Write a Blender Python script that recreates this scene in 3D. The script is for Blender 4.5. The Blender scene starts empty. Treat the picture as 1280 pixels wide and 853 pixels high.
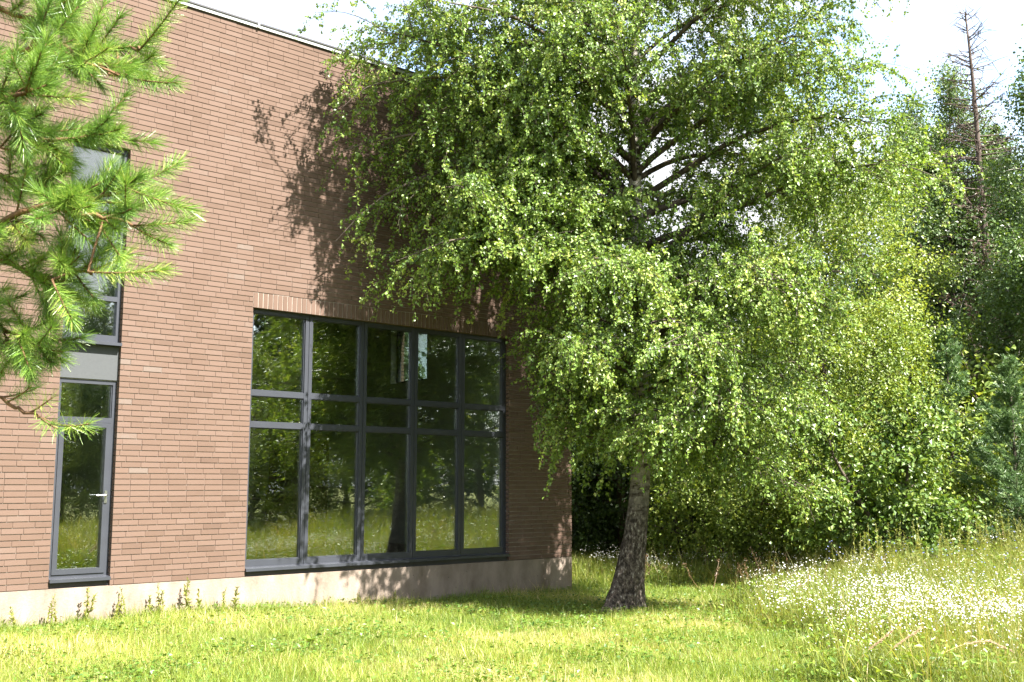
import bpy, math
import numpy as np
from mathutils import Vector

R = math.radians
S = bpy.context.scene
COL = S.collection

# ------------------------------------------------------------------ camera
cam = bpy.data.cameras.new('camera')
cam.sensor_width = 36.0
cam.lens = 37.68
cam.clip_start = 0.05
cam.clip_end = 2000
cam_o = bpy.data.objects.new('camera', cam)
COL.objects.link(cam_o)
CAMZ, PITCH, FPX = 1.70, R(7.684), 1339.7
cam_o.location = (0, 0, CAMZ)
cam_o.rotation_euler = (R(90) + PITCH, 0, 0)
cam.dof.use_dof = True
cam.dof.focus_distance = 16.0
cam.dof.aperture_fstop = 13.0
S.camera = cam_o

# ------------------------------------------------------------------ light
SEL, SAX, SAY = R(50), 0.818, -0.575
SUN = Vector((SAX * math.cos(SEL), SAY * math.cos(SEL), math.sin(SEL))).normalized()
sl = bpy.data.lights.new('sun', 'SUN')
sl.energy = 5.0
sl.angle = R(0.53)
sl.color = (1.0, 0.945, 0.87)
so = bpy.data.objects.new('sun', sl)
so.rotation_euler = SUN.to_track_quat('Z', 'Y').to_euler()
so.location = (20, -15, 30)
COL.objects.link(so)

W = bpy.data.worlds.new('World')
S.world = W
W.use_nodes = True
nt = W.node_tree
nt.nodes.clear()
o_ = nt.nodes.new('ShaderNodeOutputWorld')
bg = nt.nodes.new('ShaderNodeBackground')
bg.inputs[1].default_value = 0.12
sky = nt.nodes.new('ShaderNodeTexSky')
sky.sky_type = 'NISHITA'
sky.sun_disc = False
sky.sun_elevation = SEL
sky.sun_rotation = math.atan2(SAX, SAY)
sky.dust_density = 1.5
tc = nt.nodes.new('ShaderNodeTexCoord')
mp = nt.nodes.new('ShaderNodeMapping')
mp.inputs['Scale'].default_value = (1.0, 1.0, 2.2)
mp.inputs['Location'].default_value = (0.35, 0.1, 0.0)
nz = nt.nodes.new('ShaderNodeTexNoise')
nz.inputs['Scale'].default_value = 3.2
nz.inputs['Detail'].default_value = 9
nz.inputs['Roughness'].default_value = 0.56
rp = nt.nodes.new('ShaderNodeValToRGB')
rp.color_ramp.elements[0].position = 0.36
rp.color_ramp.elements[0].color = (0.14, 0.14, 0.14, 1)
rp.color_ramp.elements[1].position = 0.53
mx = nt.nodes.new('ShaderNodeMix')
mx.data_type = 'RGBA'
mx.inputs['B'].default_value = (2.25, 2.3, 2.4, 1)
L = nt.links.new
L(tc.outputs['Generated'], mp.inputs['Vector'])
L(mp.outputs[0], nz.inputs['Vector'])
L(nz.outputs[0], rp.inputs[0])
L(rp.outputs[0], mx.inputs['Factor'])
L(sky.outputs[0], mx.inputs['A'])
L(mx.outputs['Result'], bg.inputs[0])
L(bg.outputs[0], o_.inputs[0])

S.view_settings.view_transform = 'Standard'
S.view_settings.look = 'None'
S.view_settings.gamma = 1
S.view_settings.use_curve_mapping = False
S.view_settings.exposure = 2.5
S.render.engine = 'CYCLES'
S.cycles.use_denoising = True
S.cycles.max_bounces = 8
S.cycles.diffuse_bounces = 3
S.cycles.glossy_bounces = 4
S.cycles.transmission_bounces = 6
S.cycles.transparent_max_bounces = 12
S.cycles.caustics_reflective = False
S.cycles.caustics_refractive = False
S.cycles.sample_clamp_indirect = 6


# ------------------------------------------------------------------ helpers
class MB:
    """collects verts and quads / tris, links them as ONE mesh object"""

    def __init__(s):
        s.v, s.q, s.t, s.n = [], [], [], 0
        s.qr, s.tr, s.qm, s.tm = [], [], [], []

    def add(s, v, q=None, t=None, rnd=0.5, mi=0):
        v = np.asarray(v, dtype=np.float32).reshape(-1, 3)
        for f, fl, rl, ml, k in ((q, s.q, s.qr, s.qm, 4), (t, s.t, s.tr, s.tm, 3)):
            if f is None or len(f) == 0:
                continue
            f = np.asarray(f, dtype=np.int64).reshape(-1, k)
            fl.append(f + s.n)
            rl.append(np.broadcast_to(np.asarray(rnd, dtype=np.float32), (len(f),)))
            ml.append(np.full(len(f), mi, dtype=np.int32))
        s.v.append(v)
        s.n += len(v)

    BQ = np.array([[0, 3, 2, 1], [4, 5, 6, 7], [0, 1, 5, 4], [1, 2, 6, 5], [2, 3, 7, 6], [3, 0, 4, 7]])

    def box(s, x0, x1, y0, y1, z0, z1, rnd=0.5, mi=0):
        s.add([[x0, y0, z0], [x1, y0, z0], [x1, y1, z0], [x0, y1, z0],
               [x0, y0, z1], [x1, y0, z1], [x1, y1, z1], [x0, y1, z1]], s.BQ, rnd=rnd, mi=mi)

    def tube(s, pts, rad, sides=6, rnd=0.5, mi=0, cap=True):
        pts = np.asarray(pts, float)
        n = len(pts)
        rad = np.broadcast_to(np.asarray(rad, float), (n,))
        T = np.gradient(pts, axis=0)
        T /= np.linalg.norm(T, axis=1)[:, None] + 1e-9
        ref = np.array([0, 0, 1.0]) if abs(T[:, 2].mean()) < 0.8 else np.array([1.0, 0, 0])
        A = np.cross(T, ref)
        A /= np.linalg.norm(A, axis=1)[:, None] + 1e-9
        B = np.cross(T, A)
        ang = np.arange(sides) * 2 * math.pi / sides
        V = pts[:, None] + rad[:, None, None] * (A[:, None] * np.cos(ang)[None, :, None] + B[:, None] * np.sin(ang)[None, :, None])
        i = np.arange(n - 1)[:, None] * sides
        j = np.arange(sides)[None]
        k = (j + 1) % sides
        q = np.stack([i + j, i + k, i + sides + k, i + sides + j], -1).reshape(-1, 4)
        V = V.reshape(-1, 3)
        t = None
        if cap:
            V = np.vstack([V, pts[-1] + T[-1] * rad[-1] * 0.5, pts[0]])
            e = (n - 1) * sides
            t = [[e + a, e + (a + 1) % sides, n * sides] for a in range(sides)] + \
                [[(a + 1) % sides, a, n * sides + 1] for a in range(sides)]
        s.add(V, q, t, rnd=rnd, mi=mi)

    def build(s, name, mats, parent=None, smooth=False, loc=None):
        me = bpy.data.meshes.new(name)
        V = np.concatenate(s.v).astype(np.float32)
        Q = np.concatenate(s.q) if s.q else np.zeros((0, 4), np.int64)
        T = np.concatenate(s.t) if s.t else np.zeros((0, 3), np.int64)
        me.vertices.add(len(V))
        me.vertices.foreach_set('co', V.ravel())
        lp = np.concatenate([Q.ravel(), T.ravel()]).astype(np.int32)
        me.loops.add(len(lp))
        me.loops.foreach_set('vertex_index', lp)
        nf = len(Q) + len(T)
        me.polygons.add(nf)
        st = np.concatenate([np.arange(len(Q)) * 4, len(Q) * 4 + np.arange(len(T)) * 3]).astype(np.int32)
        me.polygons.foreach_set('loop_start', st)
        me.polygons.foreach_set('material_index', np.concatenate(s.qm + s.tm).astype(np.int32))
        me.update(calc_edges=True)
        a = me.attributes.new('rnd', 'FLOAT', 'FACE')
        a.data.foreach_set('value', np.concatenate(s.qr + s.tr).astype(np.float32))
        me.polygons.foreach_set('use_smooth', np.full(nf, smooth))
        for m in (mats if isinstance(mats, (list, tuple)) else [mats]):
            me.materials.append(m)
        ob = bpy.data.objects.new(name, me)
        COL.objects.link(ob)
        if parent:
            ob.parent = parent
        if loc is not None:
            ob.location = loc
        return ob


def tag(o, label=None, cat=None, group=None, kind=None):
    for k, v in (('label', label), ('category', cat), ('group', group), ('kind', kind)):
        if v:
            o[k] = v
    return o


def empty(name, loc=(0, 0, 0), rz=0.0, **kw):
    o = bpy.data.objects.new(name, None)
    o.empty_display_size = 0.2
    COL.objects.link(o)
    o.location = loc
    o.rotation_euler = (0, 0, rz)
    return tag(o, **kw)


def dup(root, loc, rz, sc=1.0, **kw):
    r = root.copy()
    COL.objects.link(r)
    r.location = loc
    r.rotation_euler = (0, 0, rz)
    r.scale = (sc, sc, sc) if not isinstance(sc, tuple) else sc
    tag(r, **kw)
    for ch in list(root.children):
        c = ch.copy()
        COL.objects.link(c)
        c.parent = r
    return r


def ss(a, b, x):
    t = np.clip((np.asarray(x, float) - a) / (b - a), 0, 1)
    return t * t * (3 - 2 * t)


def gz(x, y):
    x = np.asarray(x, float)
    y = np.asarray(y, float)
    u = 0.7444 * x + 0.6677 * y
    z = -0.18 * ss(5, 14, u) + 0.50 * ss(4.0, 12, x) * ss(2, 16, y)
    z = z + 0.025 * np.sin(x * 1.7 + 0.6 * y) * np.sin(y * 1.3 - 0.4 * x) + 0.012 * np.sin(x * 4.1) * np.sin(y * 3.7 + x)
    return z


def at(px, py, Y):
    """world point behind pixel (1280x853 frame) at forward distance Y (world y)"""
    a = (px - 640) / FPX
    b = -(py - 426.5) / FPX
    dy = math.cos(PITCH) - b * math.sin(PITCH)
    dz = math.sin(PITCH) + b * math.cos(PITCH)
    t = Y / dy
    return np.array([a * t, Y, CAMZ + dz * t])


def nrm(v):
    v = np.asarray(v, float)
    return v / (np.linalg.norm(v, axis=-1, keepdims=True) + 1e-9)


# ------------------------------------------------------------------ materials
def newmat(name):
    m = bpy.data.materials.new(name)
    m.use_nodes = True
    n = m.node_tree.nodes
    n.clear()
    out = n.new('ShaderNodeOutputMaterial')
    return m, m.node_tree, n, out


def ramp(n, stops):
    r = n.new('ShaderNodeValToRGB')
    e = r.color_ramp.elements
    while len(e) < len(stops):
        e.new(0.5)
    for el, (p, c) in zip(e, stops):
        el.position = p
        el.color = (*c, 1)
    return r


def leafmat(name, stops, trans=0.35, rough=0.42, spec=0.5, tint=(1.35, 1.25, 0.55)):
    m, t, n, out = newmat(name)
    at_ = n.new('ShaderNodeAttribute')
    at_.attribute_name = 'rnd'
    r = ramp(n, stops)
    t.links.new(at_.outputs['Fac'], r.inputs[0])
    p = n.new('ShaderNodeBsdfPrincipled')
    p.inputs['Roughness'].default_value = rough
    p.inputs['Specular IOR Level'].default_value = spec
    t.links.new(r.outputs[0], p.inputs['Base Color'])
    tr = n.new('ShaderNodeBsdfTranslucent')
    mul = n.new('ShaderNodeMix')
    mul.data_type = 'RGBA'
    mul.blend_type = 'MULTIPLY'
    mul.inputs['Factor'].default_value = 1
    mul.inputs['B'].default_value = (*tint, 1)
    t.links.new(r.outputs[0], mul.inputs['A'])
    t.links.new(mul.outputs['Result'], tr.inputs[0])
    ms = n.new('ShaderNodeMixShader')
    ms.inputs[0].default_value = trans
    t.links.new(p.outputs[0], ms.inputs[1])
    t.links.new(tr.outputs[0], ms.inputs[2])
    t.links.new(ms.outputs[0], out.inputs[0])
    return m


def noisemat(name, stops, scale=8, detail=6, rough=0.8, bump=0.0, bscale=None, stretch=(1, 1, 1), metal=0.0, spec=0.4, attr=False, bdist=0.02):
    m, t, n, out = newmat(name)
    tcn = n.new('ShaderNodeTexCoord')
    mpn = n.new('ShaderNodeMapping')
    mpn.inputs['Scale'].default_value = stretch
    t.links.new(tcn.outputs['Object'], mpn.inputs[0])
    nz = n.new('ShaderNodeTexNoise')
    nz.inputs['Scale'].default_value = scale
    nz.inputs['Detail'].default_value = detail
    nz.inputs['Roughness'].default_value = 0.6
    t.links.new(mpn.outputs[0], nz.inputs['Vector'])
    r = ramp(n, stops)
    fac = nz.outputs[0]
    if attr:
        a = n.new('ShaderNodeAttribute')
        a.attribute_name = 'rnd'
        mm = n.new('ShaderNodeMath')
        mm.operation = 'MULTIPLY_ADD'
        mm.inputs[1].default_value = 0.30
        sub = n.new('ShaderNodeMath')
        sub.operation = 'SUBTRACT'
        sub.inputs[1].default_value = 0.15
        t.links.new(nz.outputs[0], mm.inputs[0])
        t.links.new(a.outputs['Fac'], sub.inputs[0])
        t.links.new(sub.outputs[0], mm.inputs[2])
        fac = mm.outputs[0]
    if attr:
        big = n.new('ShaderNodeTexNoise')
        big.inputs['Scale'].default_value = 0.8
        big.inputs['Detail'].default_value = 5
        t.links.new(tcn.outputs['Object'], big.inputs['Vector'])
        ad = n.new('ShaderNodeMath')
        ad.operation = 'MULTIPLY_ADD'
        ad.inputs[1].default_value = 0.55
        sb2 = n.new('ShaderNodeMath')
        sb2.operation = 'SUBTRACT'
        sb2.inputs[1].default_value = 0.275
        t.links.new(fac, sb2.inputs[0])
        t.links.new(big.outputs[0], ad.inputs[0])
        t.links.new(sb2.outputs[0], ad.inputs[2])
        fac = ad.outputs[0]
    t.links.new(fac, r.inputs[0])
    p = n.new('ShaderNodeBsdfPrincipled')
    p.inputs['Roughness'].default_value = rough
    p.inputs['Metallic'].default_value = metal
    p.inputs['Specular IOR Level'].default_value = spec
    t.links.new(r.outputs[0], p.inputs['Base Color'])
    if bump:
        nb = n.new('ShaderNodeTexNoise')
        nb.inputs['Scale'].default_value = bscale or scale * 3
        nb.inputs['Detail'].default_value = 6
        t.links.new(mpn.outputs[0], nb.inputs['Vector'])
        b = n.new('ShaderNodeBump')
        b.inputs['Strength'].default_value = bump
        b.inputs['Distance'].default_value = bdist
        t.links.new(nb.outputs[0], b.inputs['Height'])
        t.links.new(b.outputs[0], p.inputs['Normal'])
    t.links.new(p.outputs[0], out.inputs[0])
    return m


def glassmat():
    m, t, n, out = newmat('window_glass')
    lw = n.new('ShaderNodeLayerWeight')
    lw.inputs['Blend'].default_value = 0.5
    pw = n.new('ShaderNodeMath')
    pw.operation = 'POWER'
    pw.inputs[1].default_value = 4.0
    ma = n.new('ShaderNodeMath')
    ma.operation = 'MULTIPLY_ADD'
    ma.inputs[1].default_value = 0.75
    ma.inputs[2].default_value = 0.24
    t.links.new(lw.outputs['Facing'], pw.inputs[0])
    t.links.new(pw.outputs[0], ma.inputs[0])
    tr = n.new('ShaderNodeBsdfTransparent')
    tr.inputs[0].default_value = (0.80, 0.84, 0.81, 1)
    gl = n.new('ShaderNodeBsdfGlossy')
    gl.inputs['Roughness'].default_value = 0.0
    gl.inputs['Color'].default_value = (0.96, 1, 0.97, 1)
    tcn = n.new('ShaderNodeTexCoord')
    nb = n.new('ShaderNodeTexNoise')
    nb.inputs['Scale'].default_value = 2.6
    nb.inputs['Detail'].default_value = 1.5
    t.links.new(tcn.outputs['Object'], nb.inputs['Vector'])
    b = n.new('ShaderNodeBump')
    b.inputs['Strength'].default_value = 0.05
    b.inputs['Distance'].default_value = 0.02
    t.links.new(nb.outputs[0], b.inputs['Height'])
    t.links.new(b.outputs[0], gl.inputs['Normal'])
    ms = n.new('ShaderNodeMixShader')
    t.links.new(ma.outputs[0], ms.inputs[0])
    t.links.new(tr.outputs[0], ms.inputs[1])
    t.links.new(gl.outputs[0], ms.inputs[2])
    t.links.new(ms.outputs[0], out.inputs[0])
    return m


def concretemat():
    m, t, n, out = newmat('plinth_concrete')
    tcn = n.new('ShaderNodeTexCoord')
    n1 = n.new('ShaderNodeTexNoise')
    n1.inputs['Scale'].default_value = 2.2
    n1.inputs['Detail'].default_value = 8
    n1.inputs['Roughness'].default_value = 0.65
    mpn = n.new('ShaderNodeMapping')
    mpn.inputs['Scale'].default_value = (1, 1, 0.45)
    t.links.new(tcn.outputs['Object'], mpn.inputs[0])
    t.links.new(mpn.outputs[0], n1.inputs['Vector'])
    r = ramp(n, [(0.28, (0.095, 0.072, 0.055)), (0.42, (0.175, 0.14, 0.112)), (0.6, (0.25, 0.205, 0.17)), (0.8, (0.30, 0.26, 0.225))])
    t.links.new(n1.outputs[0], r.inputs[0])
    vo = n.new('ShaderNodeTexVoronoi')
    vo.inputs['Scale'].default_value = 6.5
    t.links.new(tcn.outputs['Object'], vo.inputs['Vector'])
    lt = n.new('ShaderNodeMath')
    lt.operation = 'LESS_THAN'
    lt.inputs[1].default_value = 0.055
    t.links.new(vo.outputs['Distance'], lt.inputs[0])
    mixc = n.new('ShaderNodeMix')
    mixc.data_type = 'RGBA'
    mixc.inputs['B'].default_value = (0.09, 0.08, 0.07, 1)
    t.links.new(lt.outputs[0], mixc.inputs['Factor'])
    t.links.new(r.outputs[0], mixc.inputs['A'])
    p = n.new('ShaderNodeBsdfPrincipled')
    p.inputs['Roughness'].default_value = 0.9
    p.inputs['Specular IOR Level'].default_value = 0.2
    t.links.new(mixc.outputs['Result'], p.inputs['Base Color'])
    b = n.new('ShaderNodeBump')
    b.inputs['Strength'].default_value = 0.5
    b.inputs['Distance'].default_value = 0.01
    n2 = n.new('ShaderNodeTexNoise')
    n2.inputs['Scale'].default_value = 30
    n2.inputs['Detail'].default_value = 5
    t.links.new(tcn.outputs['Object'], n2.inputs['Vector'])
    t.links.new(n2.outputs[0], b.inputs['Height'])
    t.links.new(b.outputs[0], p.inputs['Normal'])
    t.links.new(p.outputs[0], out.inputs[0])
    return m


def birchbark():
    m, t, n, out = newmat('birch_bark')
    tcn = n.new('ShaderNodeTexCoord')
    mpn = n.new('ShaderNodeMapping')
    mpn.inputs['Scale'].default_value = (2.6, 2.6, 9)
    t.links.new(tcn.outputs['Object'], mpn.inputs[0])
    n1 = n.new('ShaderNodeTexNoise')
    n1.inputs['Scale'].default_value = 2.2
    n1.inputs['Detail'].default_value = 6
    t.links.new(mpn.outputs[0], n1.inputs['Vector'])
    white = ramp(n, [(0.40, (0.05, 0.04, 0.035)), (0.50, (0.40, 0.37, 0.32)), (0.7, (0.56, 0.53, 0.47))])
    t.links.new(n1.outputs[0], white.inputs[0])
    mp2 = n.new('ShaderNodeMapping')
    mp2.inputs['Scale'].default_value = (13, 13, 7.0)
    t.links.new(tcn.outputs['Object'], mp2.inputs[0])
    n2 = n.new('ShaderNodeTexNoise')
    n2.inputs['Scale'].default_value = 1.8
    n2.inputs['Detail'].default_value = 7
    n2.inputs['Roughness'].default_value = 0.7
    t.links.new(mp2.outputs[0], n2.inputs['Vector'])
    dark = ramp(n, [(0.40, (0.016, 0.013, 0.011)), (0.49, (0.07, 0.056, 0.046)), (0.58, (0.14, 0.12, 0.10)), (0.64, (0.36, 0.34, 0.30))])
    t.links.new(n2.outputs[0], dark.inputs[0])
    sx = n.new('ShaderNodeSeparateXYZ')
    t.links.new(tcn.outputs['Object'], sx.inputs[0])
    mr = n.new('ShaderNodeMapRange')
    mr.inputs['From Min'].default_value = 1.2
    mr.inputs['From Max'].default_value = 3.2
    t.links.new(sx.outputs['Z'], mr.inputs['Value'])
    mixc = n.new('ShaderNodeMix')
    mixc.data_type = 'RGBA'
    t.links.new(mr.outputs[0], mixc.inputs['Factor'])
    t.links.new(dark.outputs[0], mixc.inputs['A'])
    t.links.new(white.outputs[0], mixc.inputs['B'])
    p = n.new('ShaderNodeBsdfPrincipled')
    p.inputs['Roughness'].default_value = 0.85
    p.inputs['Specular IOR Level'].default_value = 0.25
    t.links.new(mixc.outputs['Result'], p.inputs['Base Color'])
    b = n.new('ShaderNodeBump')
    b.inputs['Strength'].default_value = 1.0
    b.inputs['Distance'].default_value = 0.06
    t.links.new(n2.outputs[0], b.inputs['Height'])
    t.links.new(b.outputs[0], p.inputs['Normal'])
    t.links.new(p.outputs[0], out.inputs[0])
    return m


M = {}
M['brick'] = noisemat('brown_brick', [(0.0, (0.080, 0.050, 0.036)), (0.25, (0.097, 0.062, 0.045)), (0.5, (0.108, 0.070, 0.052)),
                                      (0.8, (0.116, 0.077, 0.059)), (0.95, (0.119, 0.084, 0.066)), (1.0, (0.121, 0.093, 0.077))],
                      scale=14, rough=0.85, bump=0.35, bscale=90, attr=True, spec=0.3, bdist=0.006)
M['mortar'] = noisemat('pale_mortar', [(0.3, (0.255, 0.221, 0.187)), (0.7, (0.391, 0.357, 0.315))], scale=20, rough=0.95, spec=0.1)
M['lintel_mortar'] = noisemat('lintel_mortar', [(0.3, (0.26, 0.225, 0.19)), (0.7, (0.34, 0.30, 0.26))], scale=20, rough=0.95, spec=0.1)
M['concrete'] = concretemat()
M['metal'] = noisemat('anthracite_frame', [(0.3, (0.030, 0.033, 0.041)), (0.7, (0.036, 0.040, 0.050))], scale=3, rough=0.38, spec=0.5)
M['panel'] = noisemat('grey_panel', [(0.3, (0.045, 0.050, 0.053)), (0.7, (0.052, 0.057, 0.060))], scale=40, rough=0.7, bump=0.15, bscale=120, bdist=0.004)
M['coping'] = noisemat('zinc_coping', [(0.3, (0.340, 0.354, 0.367)), (0.7, (0.408, 0.422, 0.435))], scale=2, rough=0.4, spec=0.5)
M['coping_dark'] = noisemat('dark_coping', [(0.3, (0.035, 0.035, 0.04)), (0.7, (0.05, 0.05, 0.055))], scale=2, rough=0.5)  # also on the strips that stand for shadow under the sills
M['steel'] = noisemat('brushed_steel', [(0.3, (0.45, 0.46, 0.48)), (0.7, (0.58, 0.58, 0.6))], scale=20, rough=0.3, metal=1.0)
M['glass'] = glassmat()
M['plaster'] = noisemat('interior_plaster', [(0.3, (0.62, 0.62, 0.57)), (0.7, (0.70, 0.70, 0.65))], scale=3, rough=0.9)
M['screed'] = noisemat('floor_screed', [(0.3, (0.10, 0.095, 0.085)), (0.7, (0.16, 0.15, 0.135))], scale=2, rough=0.8)
M['timber'] = noisemat('interior_timber', [(0.3, (0.12, 0.065, 0.03)), (0.7, (0.22, 0.13, 0.06))], scale=3, stretch=(6, 6, 0.6), rough=0.6)
M['soil'] = noisemat('meadow_soil', [(0.3, (0.055, 0.062, 0.018)), (0.5, (0.10, 0.115, 0.03)), (0.7, (0.19, 0.17, 0.075))], scale=1.6, detail=10, rough=1.0, bump=0.6, bscale=9, spec=0.1)
M['birch_bark'] = birchbark()
M['bark'] = noisemat('grey_bark', [(0.35, (0.035, 0.028, 0.022)), (0.6, (0.11, 0.09, 0.07))], scale=9, stretch=(1, 1, 0.25), rough=0.9, bump=0.6, spec=0.2)
M['pine_bark'] = noisemat('pine_bark', [(0.35, (0.08, 0.045, 0.025)), (0.65, (0.20, 0.115, 0.06))], scale=14, rough=0.9, bump=0.5, spec=0.2)
M['dead_bark'] = noisemat('dead_bark', [(0.35, (0.047, 0.035, 0.029)), (0.65, (0.126, 0.101, 0.088))], scale=6, rough=0.95, spec=0.1)
G = lambda *a: a
M['birch_leaf'] = leafmat('birch_leaf', [(0, (0.046, 0.095, 0.015)), (0.4, (0.125, 0.211, 0.033)), (0.75, (0.219, 0.318, 0.058)), (1, (0.345, 0.391, 0.105))], trans=0.30)
M['alder_leaf'] = leafmat('alder_leaf', [(0, (0.082, 0.133, 0.023)), (0.5, (0.163, 0.239, 0.040)), (1, (0.302, 0.342, 0.069))], trans=0.34)
M['oak_leaf'] = leafmat('oak_leaf', [(0, (0.051, 0.106, 0.020)), (0.5, (0.102, 0.176, 0.032)), (1, (0.193, 0.243, 0.050))], trans=0.3)
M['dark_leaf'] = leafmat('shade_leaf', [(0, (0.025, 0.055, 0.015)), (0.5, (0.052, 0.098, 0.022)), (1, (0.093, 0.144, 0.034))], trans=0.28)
M['mid_leaf'] = leafmat('mid_leaf', [(0, (0.049, 0.095, 0.024)), (0.5, (0.095, 0.162, 0.041)), (1, (0.176, 0.230, 0.068))], trans=0.3)
M['herb_leaf'] = leafmat('herb_leaf', [(0, (0.066, 0.127, 0.018)), (0.5, (0.149, 0.237, 0.029)), (1, (0.275, 0.330, 0.061))], trans=0.36)
M['spruce'] = leafmat('spruce_needle', [(0, (0.014, 0.030, 0.012)), (0.6, (0.028, 0.054, 0.020)), (1, (0.055, 0.082, 0.032))], trans=0.15, tint=(1, 1, 0.7))
M['youngpine'] = leafmat('young_pine_needle', [(0, (0.061, 0.120, 0.045)), (0.6, (0.114, 0.199, 0.071)), (1, (0.192, 0.271, 0.097))], trans=0.2, tint=(1, 1, 0.7))
M['needle'] = leafmat('pine_needle', [(0, (0.059, 0.126, 0.027)), (0.5, (0.147, 0.273, 0.039)), (0.85, (0.281, 0.410, 0.060)), (1, (0.457, 0.501, 0.118))], trans=0.25, rough=0.35, spec=0.5, tint=(0.767, 0.819, 0.739))
M['deadneedle'] = leafmat('dry_needle', [(0, (0.10, 0.06, 0.04)), (1, (0.22, 0.15, 0.10))], trans=0.15, tint=(1, 1, 1))
M['lawn'] = leafmat('lawn_blade', [(0, (0.093, 0.157, 0.021)), (0.45, (0.186, 0.263, 0.034)), (0.8, (0.298, 0.337, 0.054)), (0.92, (0.461, 0.404, 0.154)), (1, (0.594, 0.494, 0.277))], trans=0.38, rough=0.5)
M['meadow'] = leafmat('meadow_blade', [(0, (0.080, 0.123, 0.021)), (0.5, (0.176, 0.218, 0.033)), (0.8, (0.298, 0.293, 0.069)), (0.93, (0.457, 0.354, 0.152)), (1, (0.580, 0.409, 0.259))], trans=0.38, rough=0.5)
M['clover'] = leafmat('clover_leaf', [(0, (0.044, 0.105, 0.014)), (0.6, (0.094, 0.171, 0.022)), (1, (0.154, 0.220, 0.033))], trans=0.3)
M['petal'] = leafmat('white_petal', [(0, (0.612, 0.612, 0.561)), (1, (0.714, 0.714, 0.680))], trans=0.3, tint=(1, 1, 1), spec=0.2, rough=0.7)
M['blue'] = leafmat('blue_petal', [(0, (0.26, 0.30, 0.62)), (1, (0.42, 0.46, 0.78))], trans=0.3, tint=(1, 1, 1), spec=0.2, rough=0.7)
M['spire'] = leafmat('pale_weed_leaf', [(0, (0.11, 0.14, 0.03)), (0.6, (0.22, 0.24, 0.055)), (1, (0.33, 0.31, 0.09))], trans=0.35)
M['rust'] = leafmat('rusty_seed', [(0, (0.114, 0.063, 0.033)), (1, (0.247, 0.161, 0.083))], trans=0.2, tint=(1, 1, 1))
M['plume'] = leafmat('straw_plume', [(0, (0.36, 0.25, 0.15)), (1, (0.58, 0.44, 0.30))], trans=0.35, tint=(1, 1, 1))

# ------------------------------------------------------------------ ground
NX, NY = 150, 150


def ease(a):
    return np.sign(a) * np.abs(a) ** 2.2


xs = ease(np.linspace(-1, 1, NX)) * 320 + 4
ys = ease(np.linspace(-1, 1, NY)) * 320 + 14
X, Y = np.meshgrid(xs, ys)
g = MB()
idx = np.arange(NX * NY).reshape(NY, NX)
g.add(np.stack([X, Y, gz(X, Y)], -1), np.stack([idx[:-1, :-1], idx[:-1, 1:], idx[1:, 1:], idx[1:, :-1]], -1))
tag(g.build('ground', M['soil'], smooth=True), kind='structure')

# ------------------------------------------------------------------ building
DX = np.array([0.74443, 0.66770])
NN = np.array([-0.66770, 0.74443])
DIST, UC = 13.946, 13.963
ZB = 0.43
bld = empty('brick_building', (NN[0] * DIST, NN[1] * DIST, ZB), math.atan2(DX[1], DX[0]),
            label='two storey brown brick building with a big grid window and a concrete plinth', cat='building')
U0 = -5.0
DEPTH = 9.0
CH = 0.0753
WL, WR, WT = 7.461, 12.441, 51 * CH
DL, DR = 4.784, 5.552
LT = 54 * CH
TOP = 107 * CH
UT = 77 * CH            # top of upper narrow window
rng = np.random.default_rng(5)


def clip_rects(x0, x1, z0, z1, holes):
    """decompose a rectangle minus holes into rectangles"""
    zs = sorted({z0, z1, *[h[2] for h in holes], *[h[3] for h in holes]})
    zs = [z for z in zs if z0 <= z <= z1]
    res = []
    for a, b in zip(zs[:-1], zs[1:]):
        if b - a < 1e-6:
            continue
        cur = x0
        for h in sorted(holes):
            if h[2] <= a + 1e-6 and h[3] >= b - 1e-6:
                if h[0] > cur:
                    res.append((cur, h[0], a, b))
                cur = max(cur, h[1])
        if cur < x1:
            res.append((cur, x1, a, b))
    return res


def brick_list(x0, x1, nz_, holes):
    out = []
    LB, HJ = 0.262, 0.004
    for c in range(nz_):
        a, b = c * CH, (c + 1) * CH
        off = [0, 0.5, 0.22, 0.72, 0.38, 0.88][int(rng.integers(0, 6))] * LB
        segs, cur = [], x0
        for h in sorted(holes):
            if h[2] <= a + 1e-4 and h[3] >= b - 1e-4:
                if h[0] > cur:
                    segs.append((cur, h[0]))
                cur = max(cur, h[1])
        segs.append((cur, x1))
        for s0, s1 in segs:
            k = math.floor((s0 - off) / LB)
            p = s0
            while p < s1 - 1e-6:
                k += 1
                e = min(off + k * LB, s1)
                if e - p < 0.045 and e < s1:
                    continue
                if s1 - e < 0.045:
                    e = s1
                out.append((p + (HJ / 2 if p > s0 else 0), e - (HJ / 2 if e < s1 else 0), a + 0.0058, b - 0.0058))
                p = e
    return np.array(out)


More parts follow.
